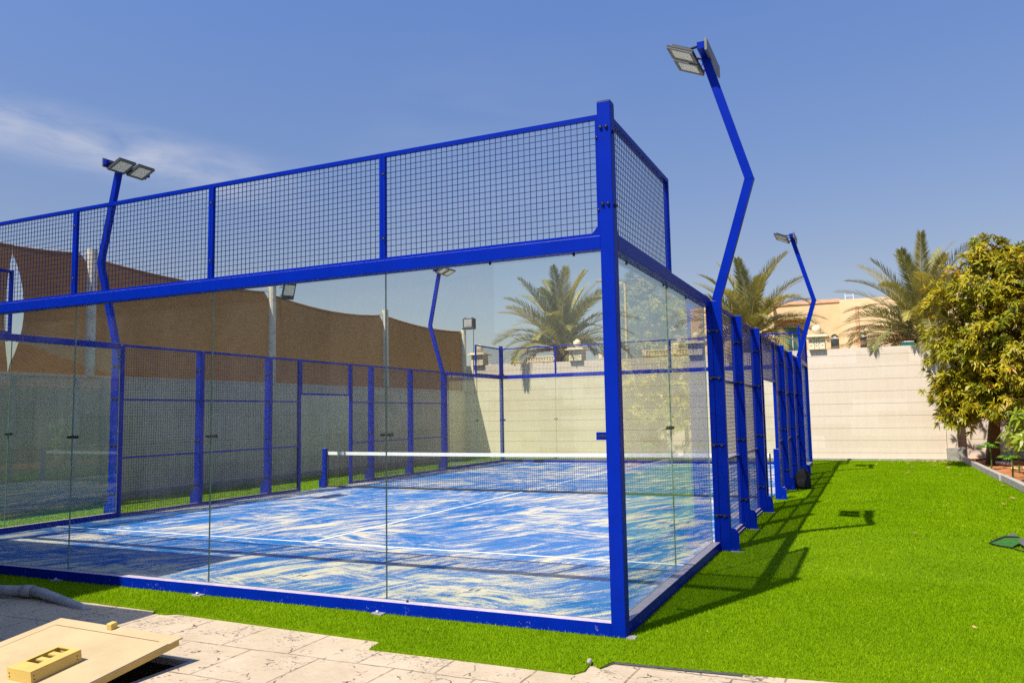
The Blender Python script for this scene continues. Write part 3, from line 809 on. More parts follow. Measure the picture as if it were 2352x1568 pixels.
# cranked floodlight masts
def sq_tube(mb, pts, w, d):
    """pts in xz-plane polyline at given y; square tube of width w (in xz) and depth d (y)"""
    P = [Vector((p[0], p[2])) for p in pts]; y = pts[0][1]
    Lf = []; Rt = []
    for i, p in enumerate(P):
        if i == 0: t = (P[1] - P[0]).normalized(); sc = 1
        elif i == len(P) - 1: t = (P[-1] - P[-2]).normalized(); sc = 1
        else:
            t1 = (P[i] - P[i - 1]).normalized(); t2 = (P[i + 1] - P[i]).normalized(); t = (t1 + t2).normalized(); sc = 1 / max(0.3, t.dot(t1))
        nrm = Vector((-t.y, t.x)) * (w / 2 * sc)
        Lf.append(p + nrm); Rt.append(p - nrm)
    for i in range(len(P) - 1):
        q = [Lf[i], Rt[i], Rt[i + 1], Lf[i + 1]]
        vs = [(a.x, y - d / 2, a.y) for a in q] + [(a.x, y + d / 2, a.y) for a in q]
        fs = [(0, 1, 2, 3), (7, 6, 5, 4), (1, 5, 6, 2), (0, 3, 7, 4)]
        if i == 0: fs.append((0, 4, 5, 1))
        if i == len(P) - 2: fs.append((2, 6, 7, 3))
        mb.add(vs, fs)
def mast(x, y, out, kx, kz, tx, tz, label, pdx=0.264, pdz=0.025):
    o = thing('floodlight_mast', label, 'light mast', (x, y, 0), 'cranked blue floodlight masts around the court')
    upright(o, x, y, out, 2.98, 0.125)
    bx = x + out * 0.066
    g = MB(); sq_tube(g, [(bx, y, 2.98), (kx, y, kz), (tx, y, tz - 0.047)], 0.105, 0.085)
    p = g.build('cranked_arm', M['blue'], o)
    # collar weld line at the crank
    g = MB(); g.box(kx - 0.056, kx + 0.056, y - 0.0445, y + 0.0445, kz - 0.004, kz + 0.004); g.build('weld_seam', M['blue_dust_glint'], p)
    # two LED panels facing down and inwards
    tilt = R(24)
    t = Vector((out * math.cos(tilt), 0, -math.sin(tilt)))          # towards the mast, sinking
    nd = Vector((-out * math.sin(tilt), 0, -math.cos(tilt)))        # light direction
    yv = Vector((0, 1, 0))
    px0, pz0 = tx - out * pdx, tz + pdz
    for k, yc in enumerate((y - 0.09, y + 0.31)):
        c = Vector((px0, yc, pz0))
        def pt(a, b, d): return c + t * a + yv * b + nd * d
        h = 0.175; g = MB()
        def slab(a0, a1, b0, b1, d0, d1, mb):
            vs = [pt(a, b, d) for d in (d0, d1) for b in (b0, b1) for a in (a0, a1)]
            mb.add(vs, [(0, 1, 5, 4), (1, 3, 7, 5), (3, 2, 6, 7), (2, 0, 4, 6), (0, 2, 3, 1), (4, 5, 7, 6)])
        slab(-h, h, -h, h, -0.02, 0.012, g)
        fl = g.build('floodlight', M['lamp_body'], o, bevel=0.006)
        g = MB()
        slab(-h, -h + 0.045, -h, h, 0.0122, 0.022, g); slab(h - 0.045, h, -h, h, 0.0122, 0.022, g)
        slab(-h + 0.045, h - 0.045, -h, -h + 0.045, 0.0122, 0.022, g); slab(-h + 0.045, h - 0.045, h - 0.045, h, 0.0122, 0.022, g)
        g.build('bezel', M['lamp_frame'], fl)
        g = MB(); slab(-h + 0.045, h - 0.045, -h + 0.045, h - 0.045, 0.0122, 0.016, g); g.build('lens', M['lens'], fl)
        g = MB()
        for q in range(9): slab(-0.13, 0.13, -0.12 + q * 0.03, -0.112 + q * 0.03, -0.055, -0.0205, g)
        g.build('heat_sink', M['lamp_body'], fl)
    e = Vector((tx, y, tz))
    g = MB(); g.box(tx - 0.045, tx + 0.045, y - 0.30, y + 0.62, tz - 0.045, tz + 0.045); g.build('crossbar', M['blue'], o, bevel=0.003)
    for (ya_, yb_) in ((y - 0.27, y - 0.10), (y + 0.10, y + 0.10), (y + 0.50, y + 0.50)):
        g = MB(); g.tube([(tx - out * 0.046, ya_, tz), (px0 + out * 0.02, yb_, pz0 + 0.03)], 0.016, 6)
        g.build('bracket', M['lamp_body'], o)
    g = MB(); xa_, xb_ = tx + out * 0.047, tx + out * 0.075
    g.box(min(xa_, xb_), max(xa_, xb_), y - 0.30, y + 0.62, tz - 0.07, tz + 0.08); g.build('cable_tray', M['lamp_frame'], o)
    g = MB(); g.tube([(px0 + out * 0.10, y + 0.12, pz0 + 0.03), (tx - out * 0.10, y + 0.14, tz - 0.12), (tx - out * 0.045, y + 0.12, tz - 0.03)], 0.006, 5); g.build('cable', M['black'], o)
    return o
mast(0.0, Y0, 1, 0.52, 4.44, 0.054, 6.10, 'nearest tall blue floodlight mast rising from the right side of the court')
mast(0.0, Y1, 1, 0.505, 4.41, 0.059, 6.08, 'distant blue floodlight mast in front of the peach villa')
mast(-W, Y0, -1, -10.77, 4.485, -10.363, 6.208, 'left blue floodlight mast standing taller than the near mesh, by the brown sails', 0.165, -0.04)
mast(-W, Y1, -1, -10.75, 4.463, -10.404, 6.19, 'small far floodlight mast seen through the near glass left of the palm', 0.165, -0.04)

# ------------------------------------------------------------------ net and ball
net = thing('padel_net', 'black padel net with a white top band across the blue court', 'net', (-W / 2, NETY, 0))
for x, s in ((-W - 0.02, -1), (0.05, 1)):
    g = MB(); g.box(x - 0.05, x + 0.05, NETY - 0.04, NETY + 0.04, 0.014 if s < 0 else 0.0, 0.93)
    p = g.build('net_post', M['blue_dust_glint'], net, bevel=0.004)
    prof = [(x + s * 0.05, 0.0), (x + s * 0.15, 0.0), (x + s * 0.15, 0.17), (x + s * 0.11, 0.22), (x + s * 0.05, 0.25)]
    if s < 0: prof = prof[::-1]
    g = MB(); g.prism(prof, 1, NETY - 0.035, NETY - 0.025); g.build('foot_plate', M['blue_dust_glint'], p)
g = MB()
nx0, nx1, nz0, nz1 = -W + 0.075, -0.075, 0.05, 0.775
px_ = 0.047; r = 0.0027
k = int((nx1 - nx0) / px_)
for i in range(k + 1):
    x = nx0 + (nx1 - nx0) * i / k; g.box(x - r, x + r, NETY - r, NETY + r, nz0, nz1, caps=False)
for i in range(1, int((nz1 - nz0) / px_)):
    z = nz0 + px_ * i; g.box(nx0, nx1, NETY - r, NETY + r, z - r, z + r, caps=False)
g.build('netting', M['net'], net)
g = MB(); m_ = 24
for i in range(m_):
    a = nx0 + (nx1 - nx0) * i / m_; b = nx0 + (nx1 - nx0) * (i + 1) / m_
    za = 0.85 - 0.02 * math.sin(math.pi * i / m_); zb = 0.85 - 0.02 * math.sin(math.pi * (i + 1) / m_)
    g.add([(a, NETY - 0.008, za - 0.075), (b, NETY - 0.008, zb - 0.075), (b, NETY - 0.008, zb), (a, NETY - 0.008, za), (a, NETY + 0.008, za - 0.075), (b, NETY + 0.008, zb - 0.075), (b, NETY + 0.008, zb), (a, NETY + 0.008, za)],
          [(0, 1, 2, 3), (7, 6, 5, 4), (3, 2, 6, 7), (0, 4, 5, 1)])
g.build('top_band', M['white_band'], net)
g = MB(); g.box(nx0, nx1, NETY - 0.012, NETY + 0.012, 0.02, 0.05); g.build('bottom_hem', M['net'], net)
for x in (nx0 - 0.006, nx1 + 0.006):
    g = MB(); g.box(x - 0.014, x + 0.014, NETY - 0.010, NETY + 0.010, 0.03, 0.84); g.build('side_hem', M['net'], net)
g = MB(); g.sphere((-4.93, 15.2, 0.048), 0.034, 14, 10)
tag(g.build('padel_ball', M['ball'], smooth=True), 'bright yellow green ball lying on the far half of the court', 'ball')

# ------------------------------------------------------------------ shade sails and their posts on the left wall
SX = -13.0
PY = [-0.1, 5.57, 11.07, 16.6, 22.2]
def sail(y0, y1, z0, z1, sag, slit=0, label=''):
    o = thing('shade_sail', label, 'shade sail', (SX, (y0 + y1) / 2, 2.6), 'brown shade sails above the left wall')
    nu, nv = 26, 14; g = MB(); vs = []; top = []; 
    for j in range(nv + 1):
        t = j / nv
        for i in range(nu + 1):
            s = i / nu
            e0 = y0 + 0.0 + 0.015 * math.sin(math.pi * t) + 0.22 * max(0, (t - 0.86) / 0.14) ** 2; e1 = y1 - 0.0 - 0.015 * math.sin(math.pi * t) - (0.22 if y1 < 22 else 0.03) * max(0, (t - 0.86) / 0.14) ** 2
            if slit == 1: e1 = y1 - 0.10 * math.sin(math.pi * min(1, max(0, (t - 0.05) / 0.88))) ** 0.8
            if slit == 2: e0 = y0 + 0.27 * math.sin(math.pi * min(1, max(0, (t - 0.05) / 0.88))) ** 0.8
            y = e0 + (e1 - e0) * s
            zt = z0 + (z1 - z0) * s - sag * 4 * s * (1 - s)
            zb = 2.605 + 0.02 * 4 * s * (1 - s)
            x = SX - 0.15 + 0.08 * math.sin(math.pi * s) * math.sin(math.pi * t) - 0.0 * t
            vs.append((x, y, zb + (zt - zb) * t))
            if j == nv: top.append((x, y, zt))
    fs = [(j * (nu + 1) + i, j * (nu + 1) + i + 1, (j + 1) * (nu + 1) + i + 1, (j + 1) * (nu + 1) + i) for j in range(nv) for i in range(nu)]
    g.add(vs, fs); g.build('cloth', M['sail'], o, smooth=True)
    g = MB(); g.tube(top, 0.016, 6); g.build('top_hem', M['sail_hem'], o, smooth=True)
    g = MB()
    if slit != 2: g.tube([top[0], (SX - 0.1, y0 + 0.03, z0 + 0.02)], 0.012, 6)
    if slit != 1: g.tube([top[-1], (SX - 0.1, y1 - 0.03, z1 + 0.02)], 0.012, 6)
    g.build('lashing', M['steel'], o)
    return o
sail(PY[0], 3.93, 5.20, 5.06, 0.02, 1, 'brown shade sail left of the lens shaped gap')
sail(3.93, PY[1], 5.06, 5.17, 0.02, 2, 'narrow brown shade sail between the lens shaped gap and the nearest post')
sail(PY[1], PY[2], 5.10, 5.10, 0.10, 0, 'brown shade sail behind the left floodlight mast')
sail(PY[2], PY[3], 5.05, 5.05, 0.16, 0, 'brown shade sail from the post with the tilted floodlight')
sail(PY[3], PY[4] + 0.1, 5.06, 5.02, 0.12, 0, 'farthest brown shade sail ending at the post with the box lamp')
for y, zt, lab in ((PY[1], 5.26, 'spotted white sail post nearest the camera'), (PY[2], 5.30, 'white sail post carrying a tilted floodlight'), (PY[3], 5.24, 'peeling white sail post seen just right of a glass seam'), (PY[4], 5.05, 'farthest white sail post under the box lamp')):
    g = MB(); g.tube([(SX - 0.05, y, 2.60), (SX - 0.06, y, zt)], 0.105, 14)
    o = thing('sail_post', lab, 'post', (SX - 0.05, y, 2.6), 'white posts holding the shade sails')
    g.build('shaft', M['post_white'], o, smooth=False)
    g = MB(); g.tube([(SX - 0.06, y, zt - 0.06), (SX - 0.15, y + 0.26, zt - 0.15)], 0.012, 6); g.tube([(SX - 0.06, y, zt - 0.06), (SX - 0.15, y - 0.26, zt - 0.15)], 0.012, 6); g.build('tie_arm', M['post_white'], o)
o = thing('wall_floodlight', 'black framed floodlight tilted down from the second sail post', 'floodlight', (SX + 0.4, PY[2] + 0.15, 5.1))
Rm = Matrix.Rotation(R(35), 3, 'Z') @ Matrix.Rotation(R(-62), 3, 'X')
def oriented(mb, c, Rm, sx, sy, sz, off=(0, 0, 0), mi=0):
    vs = [Vector(c) + Rm @ Vector((off[0] + a * sx, off[1] + b * sy, off[2] + d * sz)) for d in (-1, 1) for b in (-1, 1) for a in (-1, 1)]
    mb.add(vs, [(0, 1, 5, 4), (1, 3, 7, 5), (3, 2, 6, 7), (2, 0, 4, 6), (0, 2, 3, 1), (4, 5, 7, 6)], mi)
Rm = Matrix(((0.45, 0.62, 0.64), (0.87, -0.42, -0.20), (0.15, 0.66, -0.74))).to_3x3()
c = (SX + 0.42, PY[2] + 0.10, 5.10)
q = Vector((0.72, -0.45, -0.52)).to_track_quat('Z', 'Y').to_matrix()
g = MB(); oriented(g, c, q, 0.17, 0.24, 0.03); g.build('housing', M['lamp_body'], o, bevel=0.008)
g = MB(); oriented(g, c, q, 0.135, 0.15, 0.004, (0, 0.04, 0.036)); g.build('lens', M['lens'], o)
g = MB(); g.tube([(SX + 0.16, PY[2], 5.20), (SX + 0.34, PY[2] + 0.05, 5.24), (SX + 0.37, PY[2] + 0.1, 5.12)], 0.02, 6); g.tube([(SX + 0.05, PY[2] - 0.1, 5.36), (SX + 0.3, PY[2] - 0.1, 5.44)], 0.02, 6); g.build('bracket', M['post_white'], o)
g = MB(); g.tube([(SX + 0.26, PY[2] - 0.05, 5.0), (SX + 0.27, PY[2] - 0.06, 4.5), (SX + 0.29, PY[2] - 0.03, 4.3), (SX + 0.28, PY[2] - 0.09, 4.2), (SX + 0.27, PY[2] - 0.02, 4.25)], 0.01, 5); g.build('cable', M['black'], o)
o = thing('wall_floodlight', 'black box floodlight on top of the farthest sail post', 'floodlight', (SX + 0.15, PY[4], 5.05))
g = MB(); g.box(SX + 0.0, SX + 0.46, PY[4] - 0.16, PY[4] + 0.10, 5.07, 5.50); g.box(SX - 0.02, SX + 0.48, PY[4] - 0.18, PY[4] - 0.15, 5.05, 5.12); g.box(SX + 0.03, SX + 0.08, PY[4] - 0.1, PY[4], 5.50, 5.54); g.box(SX + 0.36, SX + 0.41, PY[4] - 0.1, PY[4], 5.50, 5.54); g.build('housing', M['lamp_body'], o, bevel=0.012)
g = MB(); g.box(SX + 0.06, SX + 0.40, PY[4] - 0.172, PY[4] - 0.162, 5.15, 5.46); g.build('lens', M['pipe'], o)
g = MB(); g.tube([(SX + 0.4, PY[4], 5.06), (SX + 0.42, PY[4] - 0.05, 4.5), (SX + 0.4, PY[4] - 0.05, 3.6), (SX + 0.42, PY[4] - 0.02, 2.5)], 0.013, 5); g.build('cable', M['black'], o)

# ------------------------------------------------------------------ palms
def frond(mb, base, az, el0, length, curl, dry=False, n=50, width=0.56, rng_=random):
    """one feather frond: rachis tube + paired leaflets"""
    h = Vector((math.cos(az), math.sin(az), 0)); side = Vector((-math.sin(az), math.cos(az), 0))
    roll = rng_.uniform(-0.5, 0.5)
    pts = []; p = Vector(base); steps = 16
    tans = []
    for i in range(steps + 1):
        t = i / steps; e = el0 - curl * (t ** 1.6)
        d = h * math.cos(e) + Vector((0, 0, 1)) * math.sin(e)
        pts.append(p.copy()); tans.append(d); p = p + d * (length / steps)
    mb.tube(pts, [0.028 * (1 - 0.86 * i / steps) for i in range(steps + 1)], 4, 1, 0.5, False)
    tone0 = rng_.uniform(0.15, 0.75) if not dry else rng_.uniform(0, 1)
    for i in range(n):
        t = 0.14 + 0.86 * (i + 0.5) / n
        f = t * steps; k = min(int(f), steps - 1); fr = f - k
        q = pts[k].lerp(pts[k + 1], fr); d = tans[k].lerp(tans[k + 1], fr).normalized()
        upv = side.cross(d).normalized() * -1
        if upv.z < 0: upv = -upv
        l = width * (math.sin(math.pi * min(1, (t * 0.86 + 0.10))) ** 0.55) * rng_.uniform(0.85, 1.12)
        ang = R(60) * (1 - t) + R(34) * t
        for s in (-1, 1):
            sd = (side * math.cos(roll) + upv * math.sin(roll)) * s
            ld = (d * math.cos(ang) + (sd * 0.88 + upv * rng_.uniform(0.18, 0.52)) * math.sin(ang)).normalized()
            if dry: ld = (ld + Vector((0, 0, -0.9))).normalized()
            w = 0.021 * rng_.uniform(0.8, 1.2)
            wd = d.cross(ld).normalized().cross(ld).normalized() * w
            wd = ld.cross(upv).normalized() * w
            m_ = q + ld * l * 0.45; e_ = q + ld * l + Vector((0, 0, -0.06 * l))
            tn = min(1, max(0, tone0 + rng_.uniform(-0.2, 0.2) + 0.12 * t))
            mb.add([q - wd * 0.5, q + wd * 0.5, m_ + wd, m_ - wd, e_], [(0, 1, 2, 3), (3, 2, 4)], 0, tn)
def palm(name, label, x, y, ztop, nf, seed, L0, r=0.24, dry=(), squash=1.0, azfilter=None, extra=()):
    rg = random.Random(seed)
    o = thing('date_palm', label, 'palm tree', (x, y, 0), 'date palms beyond the far wall')
    g = MB(); pts = []; rad = []
    for i in range(15):
        t = i / 14; pts.append((x + 0.05 * math.sin(t * 3), y, ztop * t)); rad.append(r * (1.0 + 0.10 * (i % 2)) * (1.1 if i == 14 else 1))
    g.tube(pts, rad, 14)
    for i in range(60):                                       # old frond stubs
        an = rg.uniform(0, 6.28); z = ztop - 1.2 * rg.random()
        a = Vector((x + r * math.cos(an), y + r * math.sin(an), z)); g.tube([a, a + Vector((0.09 * math.cos(an), 0.09 * math.sin(an), 0.16))], [0.045, 0.02], 5)
    g.build('trunk', M['palm_trunk'], o)
    g = MB()
    for i in range(nf):
        az = i * 2.39996 + rg.uniform(-0.2, 0.2); u = (i + 0.5) / nf
        el = R(86 - 80 * u ** 0.85) + rg.uniform(-0.12, 0.12)
        curl = R(34 + 62 * u) + rg.uniform(-0.2, 0.3)
        base = (x + 0.10 * math.cos(az), y + 0.10 * math.sin(az), ztop + 0.15 - 0.35 * u)
        frond(g, base, az, el, L0 * rg.uniform(0.88, 1.08) * (1 - 0.10 * u), curl, rng_=rg)
    for (az, el, ln, curl) in extra: frond(g, (x, y, ztop), az, el, ln, curl, rng_=rg)
    g.build('crown', [M['palm_leaf'], M['palm_stem']], o, tone=True)
    if dry:
        g = MB()
        for (az, el, ln, curl) in dry: frond(g, (x + 0.15 * math.cos(az), y + 0.15 * math.sin(az), ztop - 0.15), az, el, ln, curl, True, 44, 0.26, rg)
        g.build('dry_fronds', [M['palm_dry'], M['palm_stem']], o, tone=True)
    return o
palm('date_palm', 'round headed date palm seen through the near glass', -9.75, 24.5, 4.40, 54, 3, 3.3, 0.27, dry=((R(200), R(10), 1.8, R(60)), (R(-60), R(10), 1.4, R(70))))
palm('date_palm', 'date palm partly hidden behind the nearest floodlight mast', -2.3, 24.6, 4.45, 40, 8, 3.1, 0.24, extra=((R(5), R(52), 3.0, R(85)), (R(0), R(28), 2.5, R(60)), (R(12), R(66), 3.0, R(125))))
palm('date_palm', 'date palm beside the mango tree with a brown frond hanging over the wall', 3.45, 24.4, 4.1, 54, 21, 3.25, 0.26,
     dry=((R(183), R(16), 3.3, R(42)), (R(190), R(4), 3.2, R(26)), (R(205), R(26), 2.9, R(60)), (R(212), R(10), 2.8, R(36)), (R(262), R(22), 2.3, R(118)), (R(272), R(12), 1.7, R(105)), (R(20), R(25), 1.6, R(60))))

# ------------------------------------------------------------------ mango tree and young plants
def leaf(mb, base, d, upv, l, w, tone, droop=0.35):
    s = d.cross(upv)
    if s.length < 1e-4: s = Vector((1, 0, 0))
    s.normalize()
    m1 = base + d * l * 0.35 + upv * l * 0.05; m2 = base + d * l * 0.7 + Vector((0, 0, -droop * l * 0.22)); e = base + d * l + Vector((0, 0, -droop * l * 0.6))
    mb.add([base, m1 - s * w * 0.5, m1 + s * w * 0.5, m2 - s * w * 0.42, m2 + s * w * 0.42, e], [(0, 2, 1), (1, 2, 4, 3), (3, 4, 5)], 0, tone)
def rosette(mb, c, axis, n, l, w, tone, rg, spread=(0.2, 1.2)):
    a = axis.normalized(); b = a.orthogonal().normalized(); cc = a.cross(b)
    for i in range(n):
        an = i * 2.4 + rg.uniform(-0.3, 0.3); sp = rg.uniform(*spread)
        d = (a * math.cos(sp) + (b * math.cos(an) + cc * math.sin(an)) * math.sin(sp)).normalized()
        d = (d + Vector((0, 0, -0.25))).normalized()
        leaf(mb, c, d, a, l * rg.uniform(0.7, 1.15), w * rg.uniform(0.8, 1.2), min(1, max(0, tone + rg.uniform(-0.14, 0.14))), rg.uniform(0.2, 0.9))
def mango(x, y, label):
    rg = random.Random(5)
    o = thing('mango_tree', label, 'tree', (x, y, 0))
    lobes = [((5.0, 19.6, 4.9), (1.25, 1.3, 1.15)), ((4.15, 19.5, 4.0), (1.05, 1.1, 1.35)), ((4.2, 19.4, 2.6), (1.0, 1.0, 1.35)), ((5.3, 19.2, 3.3), (1.6, 1.5, 1.6)),
             ((6.4, 19.8, 4.3), (1.5, 1.5, 1.5)), ((6.7, 19.5, 2.8), (1.4, 1.4, 1.4)), ((4.95, 19.7, 5.85), (0.55, 0.6, 0.55)), ((5.9, 20.0, 5.3), (1.0, 1.0, 0.75)), ((3.95, 19.3, 1.85), (0.60, 0.6, 0.62)), ((5.6, 20.6, 2.2), (1.4, 1.0, 0.7)), ((5.0, 19.2, 1.75), (0.7, 0.7, 0.5)), ((4.55, 19.25, 1.85), (0.85, 0.8, 0.6)), ((5.7, 19.1, 1.8), (1.0, 0.8, 0.7))]
    g = MB()
    branches = MB()
    fork = Vector((x + 0.15, y - 0.1, 1.7))
    branches.tube([(x, y, -0.02), (x + 0.02, y, 0.5), (x + 0.08, y - 0.05, 1.1), fork], [0.21, 0.165, 0.15, 0.13], 10)
    centers = []
    for (c, rr) in lobes:
        c = Vector(c); v = rr[0] * rr[1] * rr[2]
        mid_ = fork.lerp(c, 0.5) + Vector((rg.uniform(-.15, .15), rg.uniform(-.15, .15), 0.1))
        branches.tube([fork, mid_, c], [0.09, 0.06, 0.03], 7)
        for k in range(7):
            d = Vector((rg.gauss(0, 1), rg.gauss(0, 1), rg.gauss(0, 1))).normalized(); e = c + Vector((d.x * rr[0], d.y * rr[1], d.z * rr[2])) * 0.85
            branches.tube([c, c.lerp(e, 0.5) + Vector((0, 0, 0.06)), e], [0.025, 0.016, 0.007], 5)
        # sub-clumps on the lobe shell: shoots gather in bunches with gaps between
        nc = int(28 + 46 * v ** 0.67)
        for k in range(nc):
            d = Vector((rg.gauss(0, 1), rg.gauss(0, 1), rg.gauss(0, 1))).normalized()
            s = rg.uniform(0.72, 1.06) if rg.random() < 0.7 else rg.uniform(0.2, 0.7)
            cc = c + Vector((d.x * rr[0], d.y * rr[1], d.z * rr[2])) * s
            if cc.z < 1.15: continue
            ctone = rg.uniform(0.40, 0.86)
            for q in range(rg.randint(4, 8)):
                p = cc + Vector((rg.gauss(0, 0.14), rg.gauss(0, 0.14), rg.gauss(0, 0.11)))
                ax = (d * 0.8 + Vector((0, 0, 0.7)) + Vector((rg.uniform(-.4, .4), rg.uniform(-.4, .4), 0))).normalized()
                young = rg.random() < 0.13
                rosette(g, p, ax, rg.randint(8, 12), 0.205, 0.043, ctone + (0.13 if young else 0.0), rg)
    branches.build('trunk', M['bark'], o, smooth=True)
    g.build('crown', M['mango_leaf'], o, tone=True)
    return o
mango(4.72, 20.3, 'large mango tree with yellow green leaves by the far right corner')

def young_mango(x, y, hgt, seed, label, n=11):
    rg = random.Random(seed)
    o = thing('young_mango', label, 'plant', (x, y, 0), 'young mango plants in the right bed')
    st = MB(); lf = MB()
    st.tube([(x, y, -0.02), (x + 0.03, y, hgt * 0.45), (x, y + 0.02, hgt * 0.8)], [0.022, 0.017, 0.010], 7)
    for k in range(n):
        z0 = hgt * rg.uniform(0.35, 0.8); an = rg.uniform(0, 6.28); l = rg.uniform(0.25, 0.6)
        a = Vector((x, y, z0)); e = a + Vector((math.cos(an) * l, math.sin(an) * l, rg.uniform(0.12, 0.45)))
        st.tube([a, a.lerp(e, 0.5) + Vector((0, 0, 0.04)), e], [0.010, 0.008, 0.005], 5)
        for w_ in (0.55, 0.8, 1.0):
            rosette(lf, a.lerp(e, w_), (e - a).normalized() + Vector((0, 0, 0.5)), rg.randint(7, 11), 0.27, 0.062, rg.uniform(0.3, 0.9), rg, (0.5, 1.6))
    st.build('stem', M['twig'], o, smooth=True); lf.build('leaves', M['young_leaf'], o, tone=True)
    return o
young_mango(4.62, 13.8, 1.45, 2, 'leafy young mango with yellow green drooping leaves nearest the frame edge', 12)
young_mango(5.25, 16.6, 1.75, 4, 'taller young mango behind the yellow green one', 12)
young_mango(4.95, 10.4, 1.6, 6, 'young mango in the right bed outside the frame', 10)
young_mango(5.6, 6.4, 1.7, 9, 'young mango in the right bed farthest towards the camera', 10)
def seedling(x, y, hgt, seed, label):
    rg = random.Random(seed)
    o = thing('seedling', label, 'plant', (x, y, 0), 'thin stemmed seedlings behind the kerb')
    st = MB(); lf = MB()
    st.tube([(x, y, -0.02), (x + 0.02, y, hgt * 0.5), (x, y, hgt)], [0.02, 0.017, 0.012], 7)
    for k in range(8):
        an = k * 2.4; e = Vector((x + 0.17 * math.cos(an), y + 0.17 * math.sin(an), hgt + rg.uniform(-0.05, 0.14)))
        st.tube([(x, y, hgt - 0.04), e], 0.005, 4)
        for j in range(7):                                    # palmate blade
            a2 = an + (j - 3) * 0.42; d = Vector((math.cos(a2), math.sin(a2), -0.25)).normalized()
            leaf(lf, e, d, Vector((0, 0, 1)), 0.15 * (1 - 0.12 * abs(j - 3)), 0.05, rg.random(), 0.3)
    st.build('stem', M['young_leaf'], o); lf.build('leaves', M['papaya'], o, tone=True)
seedling(4.50, 15.3, 0.55, 1, 'papaya seedling with a pale straight stem just behind the kerb')
seedling(4.40, 18.0, 0.62, 3, 'papaya seedling left of the one behind the kerb')
seedling(4.85, 16.9, 0.75, 5, 'papaya seedling in front of the mango trunk')

# ------------------------------------------------------------------ planting bed on the right
g = MB(); nx, ny = 40, 70; vs = []
for j in range(ny + 1):
    for i in range(nx + 1):
        y = -0.3 + (WY + 0.75 + 0.3) * j / ny; x = kerb_x(y) + 0.10 + (9.6 - kerb_x(y) - 0.10) * i / nx
        vs.append((x, y, 0.035 + 0.03 * math.sin(x * 5.1 + y * 2) * math.sin(y * 3.7) + random.uniform(-0.012, 0.012)))
g.add(vs, [(j * (nx + 1) + i, j * (nx + 1) + i + 1, (j + 1) * (nx + 1) + i + 1, (j + 1) * (nx + 1) + i) for j in range(ny) for i in range(nx)])
kind(g.build('soil_bed', M['soil'], smooth=True), 'structure')
# kerb stones
def kerb(y0, y1, label, dx=0.0):
    x0, x1 = kerb_x(y0) + dx, kerb_x(y1) + dx
    g = MB(); g.add([(x0, y0, 0), (x0 + 0.11, y0, 0), (x1 + 0.11, y1, 0), (x1, y1, 0), (x0, y0, 0.15), (x0 + 0.11, y0, 0.15), (x1 + 0.11, y1, 0.15), (x1, y1, 0.15)], [(3, 2, 1, 0), (4, 5, 6, 7), (0, 1, 5, 4), (1, 2, 6, 5), (2, 3, 7, 6), (3, 0, 4, 7)])
    return tag(g.build('kerb_stone', M['kerb'], bevel=0.01), label, 'kerb stone', 'kerb stones edging the right bed')
kerb(21.6, 22.11, 'short kerb stone against the wall footing')
kerb(14.72, 21.585, 'long kerb stone running back to the wall footing', -0.02)
kerb(8.5, 14.69, 'kerb stone nearer the camera past the open joint', 0.02)
kerb(2.3, 8.47, 'kerb stone outside the right edge of the picture')
g = MB(); g.tube([(4.75, 17.35, 0.10), (5.9, 17.9, 0.10)], 0.035, 8); tag(g.build('plank', M['lid'], smooth=True), 'pale pole lying on the red soil behind the kerb', 'pole')
g = MB(); g.tube([(4.72, 19.6, 0.11), (5.0, 19.1, 0.11)], 0.05, 10); tag(g.build('drain_pipe', M['pipe'], smooth=True), 'short grey pipe offcut on the red soil near the mango trunk', 'pipe')
g = MB()
pts = [(4.35 + 0.25 * i + 0.06 * math.sin(i * 1.7), 20.9 + 0.25 * math.sin(i * 0.8), 0.10 + 0.03 * math.sin(i * 2.1)) for i in range(14)]
g.tube(pts, 0.018, 6); tag(g.build('garden_hose', M['black'], smooth=True), 'black hose trailing along the shaded foot of the far wall', 'hose')

# fallen leaves
def leaf_mesh(name, rg):
    g = MB(); l = 0.052; w = 0.02
    c = [rg.uniform(0, 0.02) for _ in range(4)]
    g.add([(-l, 0, 0.004 + c[0]), (-l * 0.3, -w, 0.006 + c[1]), (-l * 0.3, w, 0.006 + c[2]), (l * 0.4, -w * 0.8, 0.008 + c[3]), (l * 0.4, w * 0.8, 0.01), (l, 0.005, 0.02)], [(0, 1, 2), (1, 3, 4, 2), (3, 5, 4)], 0, rg.random())
    return g
rgl = random.Random(9)
protos = []
spots = [(2.4, 16.35), (3.55, 16.2), (3.72, 16.0), (4.05, 14.28), (4.06, 13.35), (3.88, 10.62), (2.61, 18.59), (2.99, 20.62), (2.57, 20.21), (3.61, 9.68), (3.89, 10.74), (2.33, 1.08), (2.13, 5.8), (1.63, 11.35), (2.28, 21.83), (1.05, 19.1)]
for _ in range(55):
    spots.append((3.75 - abs(rgl.gauss(0, 0.85)), 21.9 - abs(rgl.gauss(0, 1.3))))
for _ in range(35):
    spots.append((rgl.uniform(2.9, 3.95), rgl.uniform(20.6, 22.0)))
lm = [leaf_mesh('fallen_leaf', rgl) for _ in range(6)]
lmo = []
for i, (x, y) in enumerate(spots):
    if i < 6:
        o = lm[i].build('fallen_leaf', M['deadleaf'], tone=True); lmo.append(o)
    else:
        o = lmo[i % 6].copy(); COL.objects.link(o)
    o.location = (x, y, 0.028); o.rotation_euler = (rgl.uniform(-.3, .3), rgl.uniform(-.3, .3), rgl.uniform(0, 6.28)); s_ = rgl.uniform(0.7, 1.25); o.scale = (s_, s_, s_)
    if i == 11: o.scale = (0.45, 0.45, 0.45)
    tag(o, 'dry brown mango leaf fallen on the green lawn', 'fallen leaf', 'dry leaves fallen on the lawn')

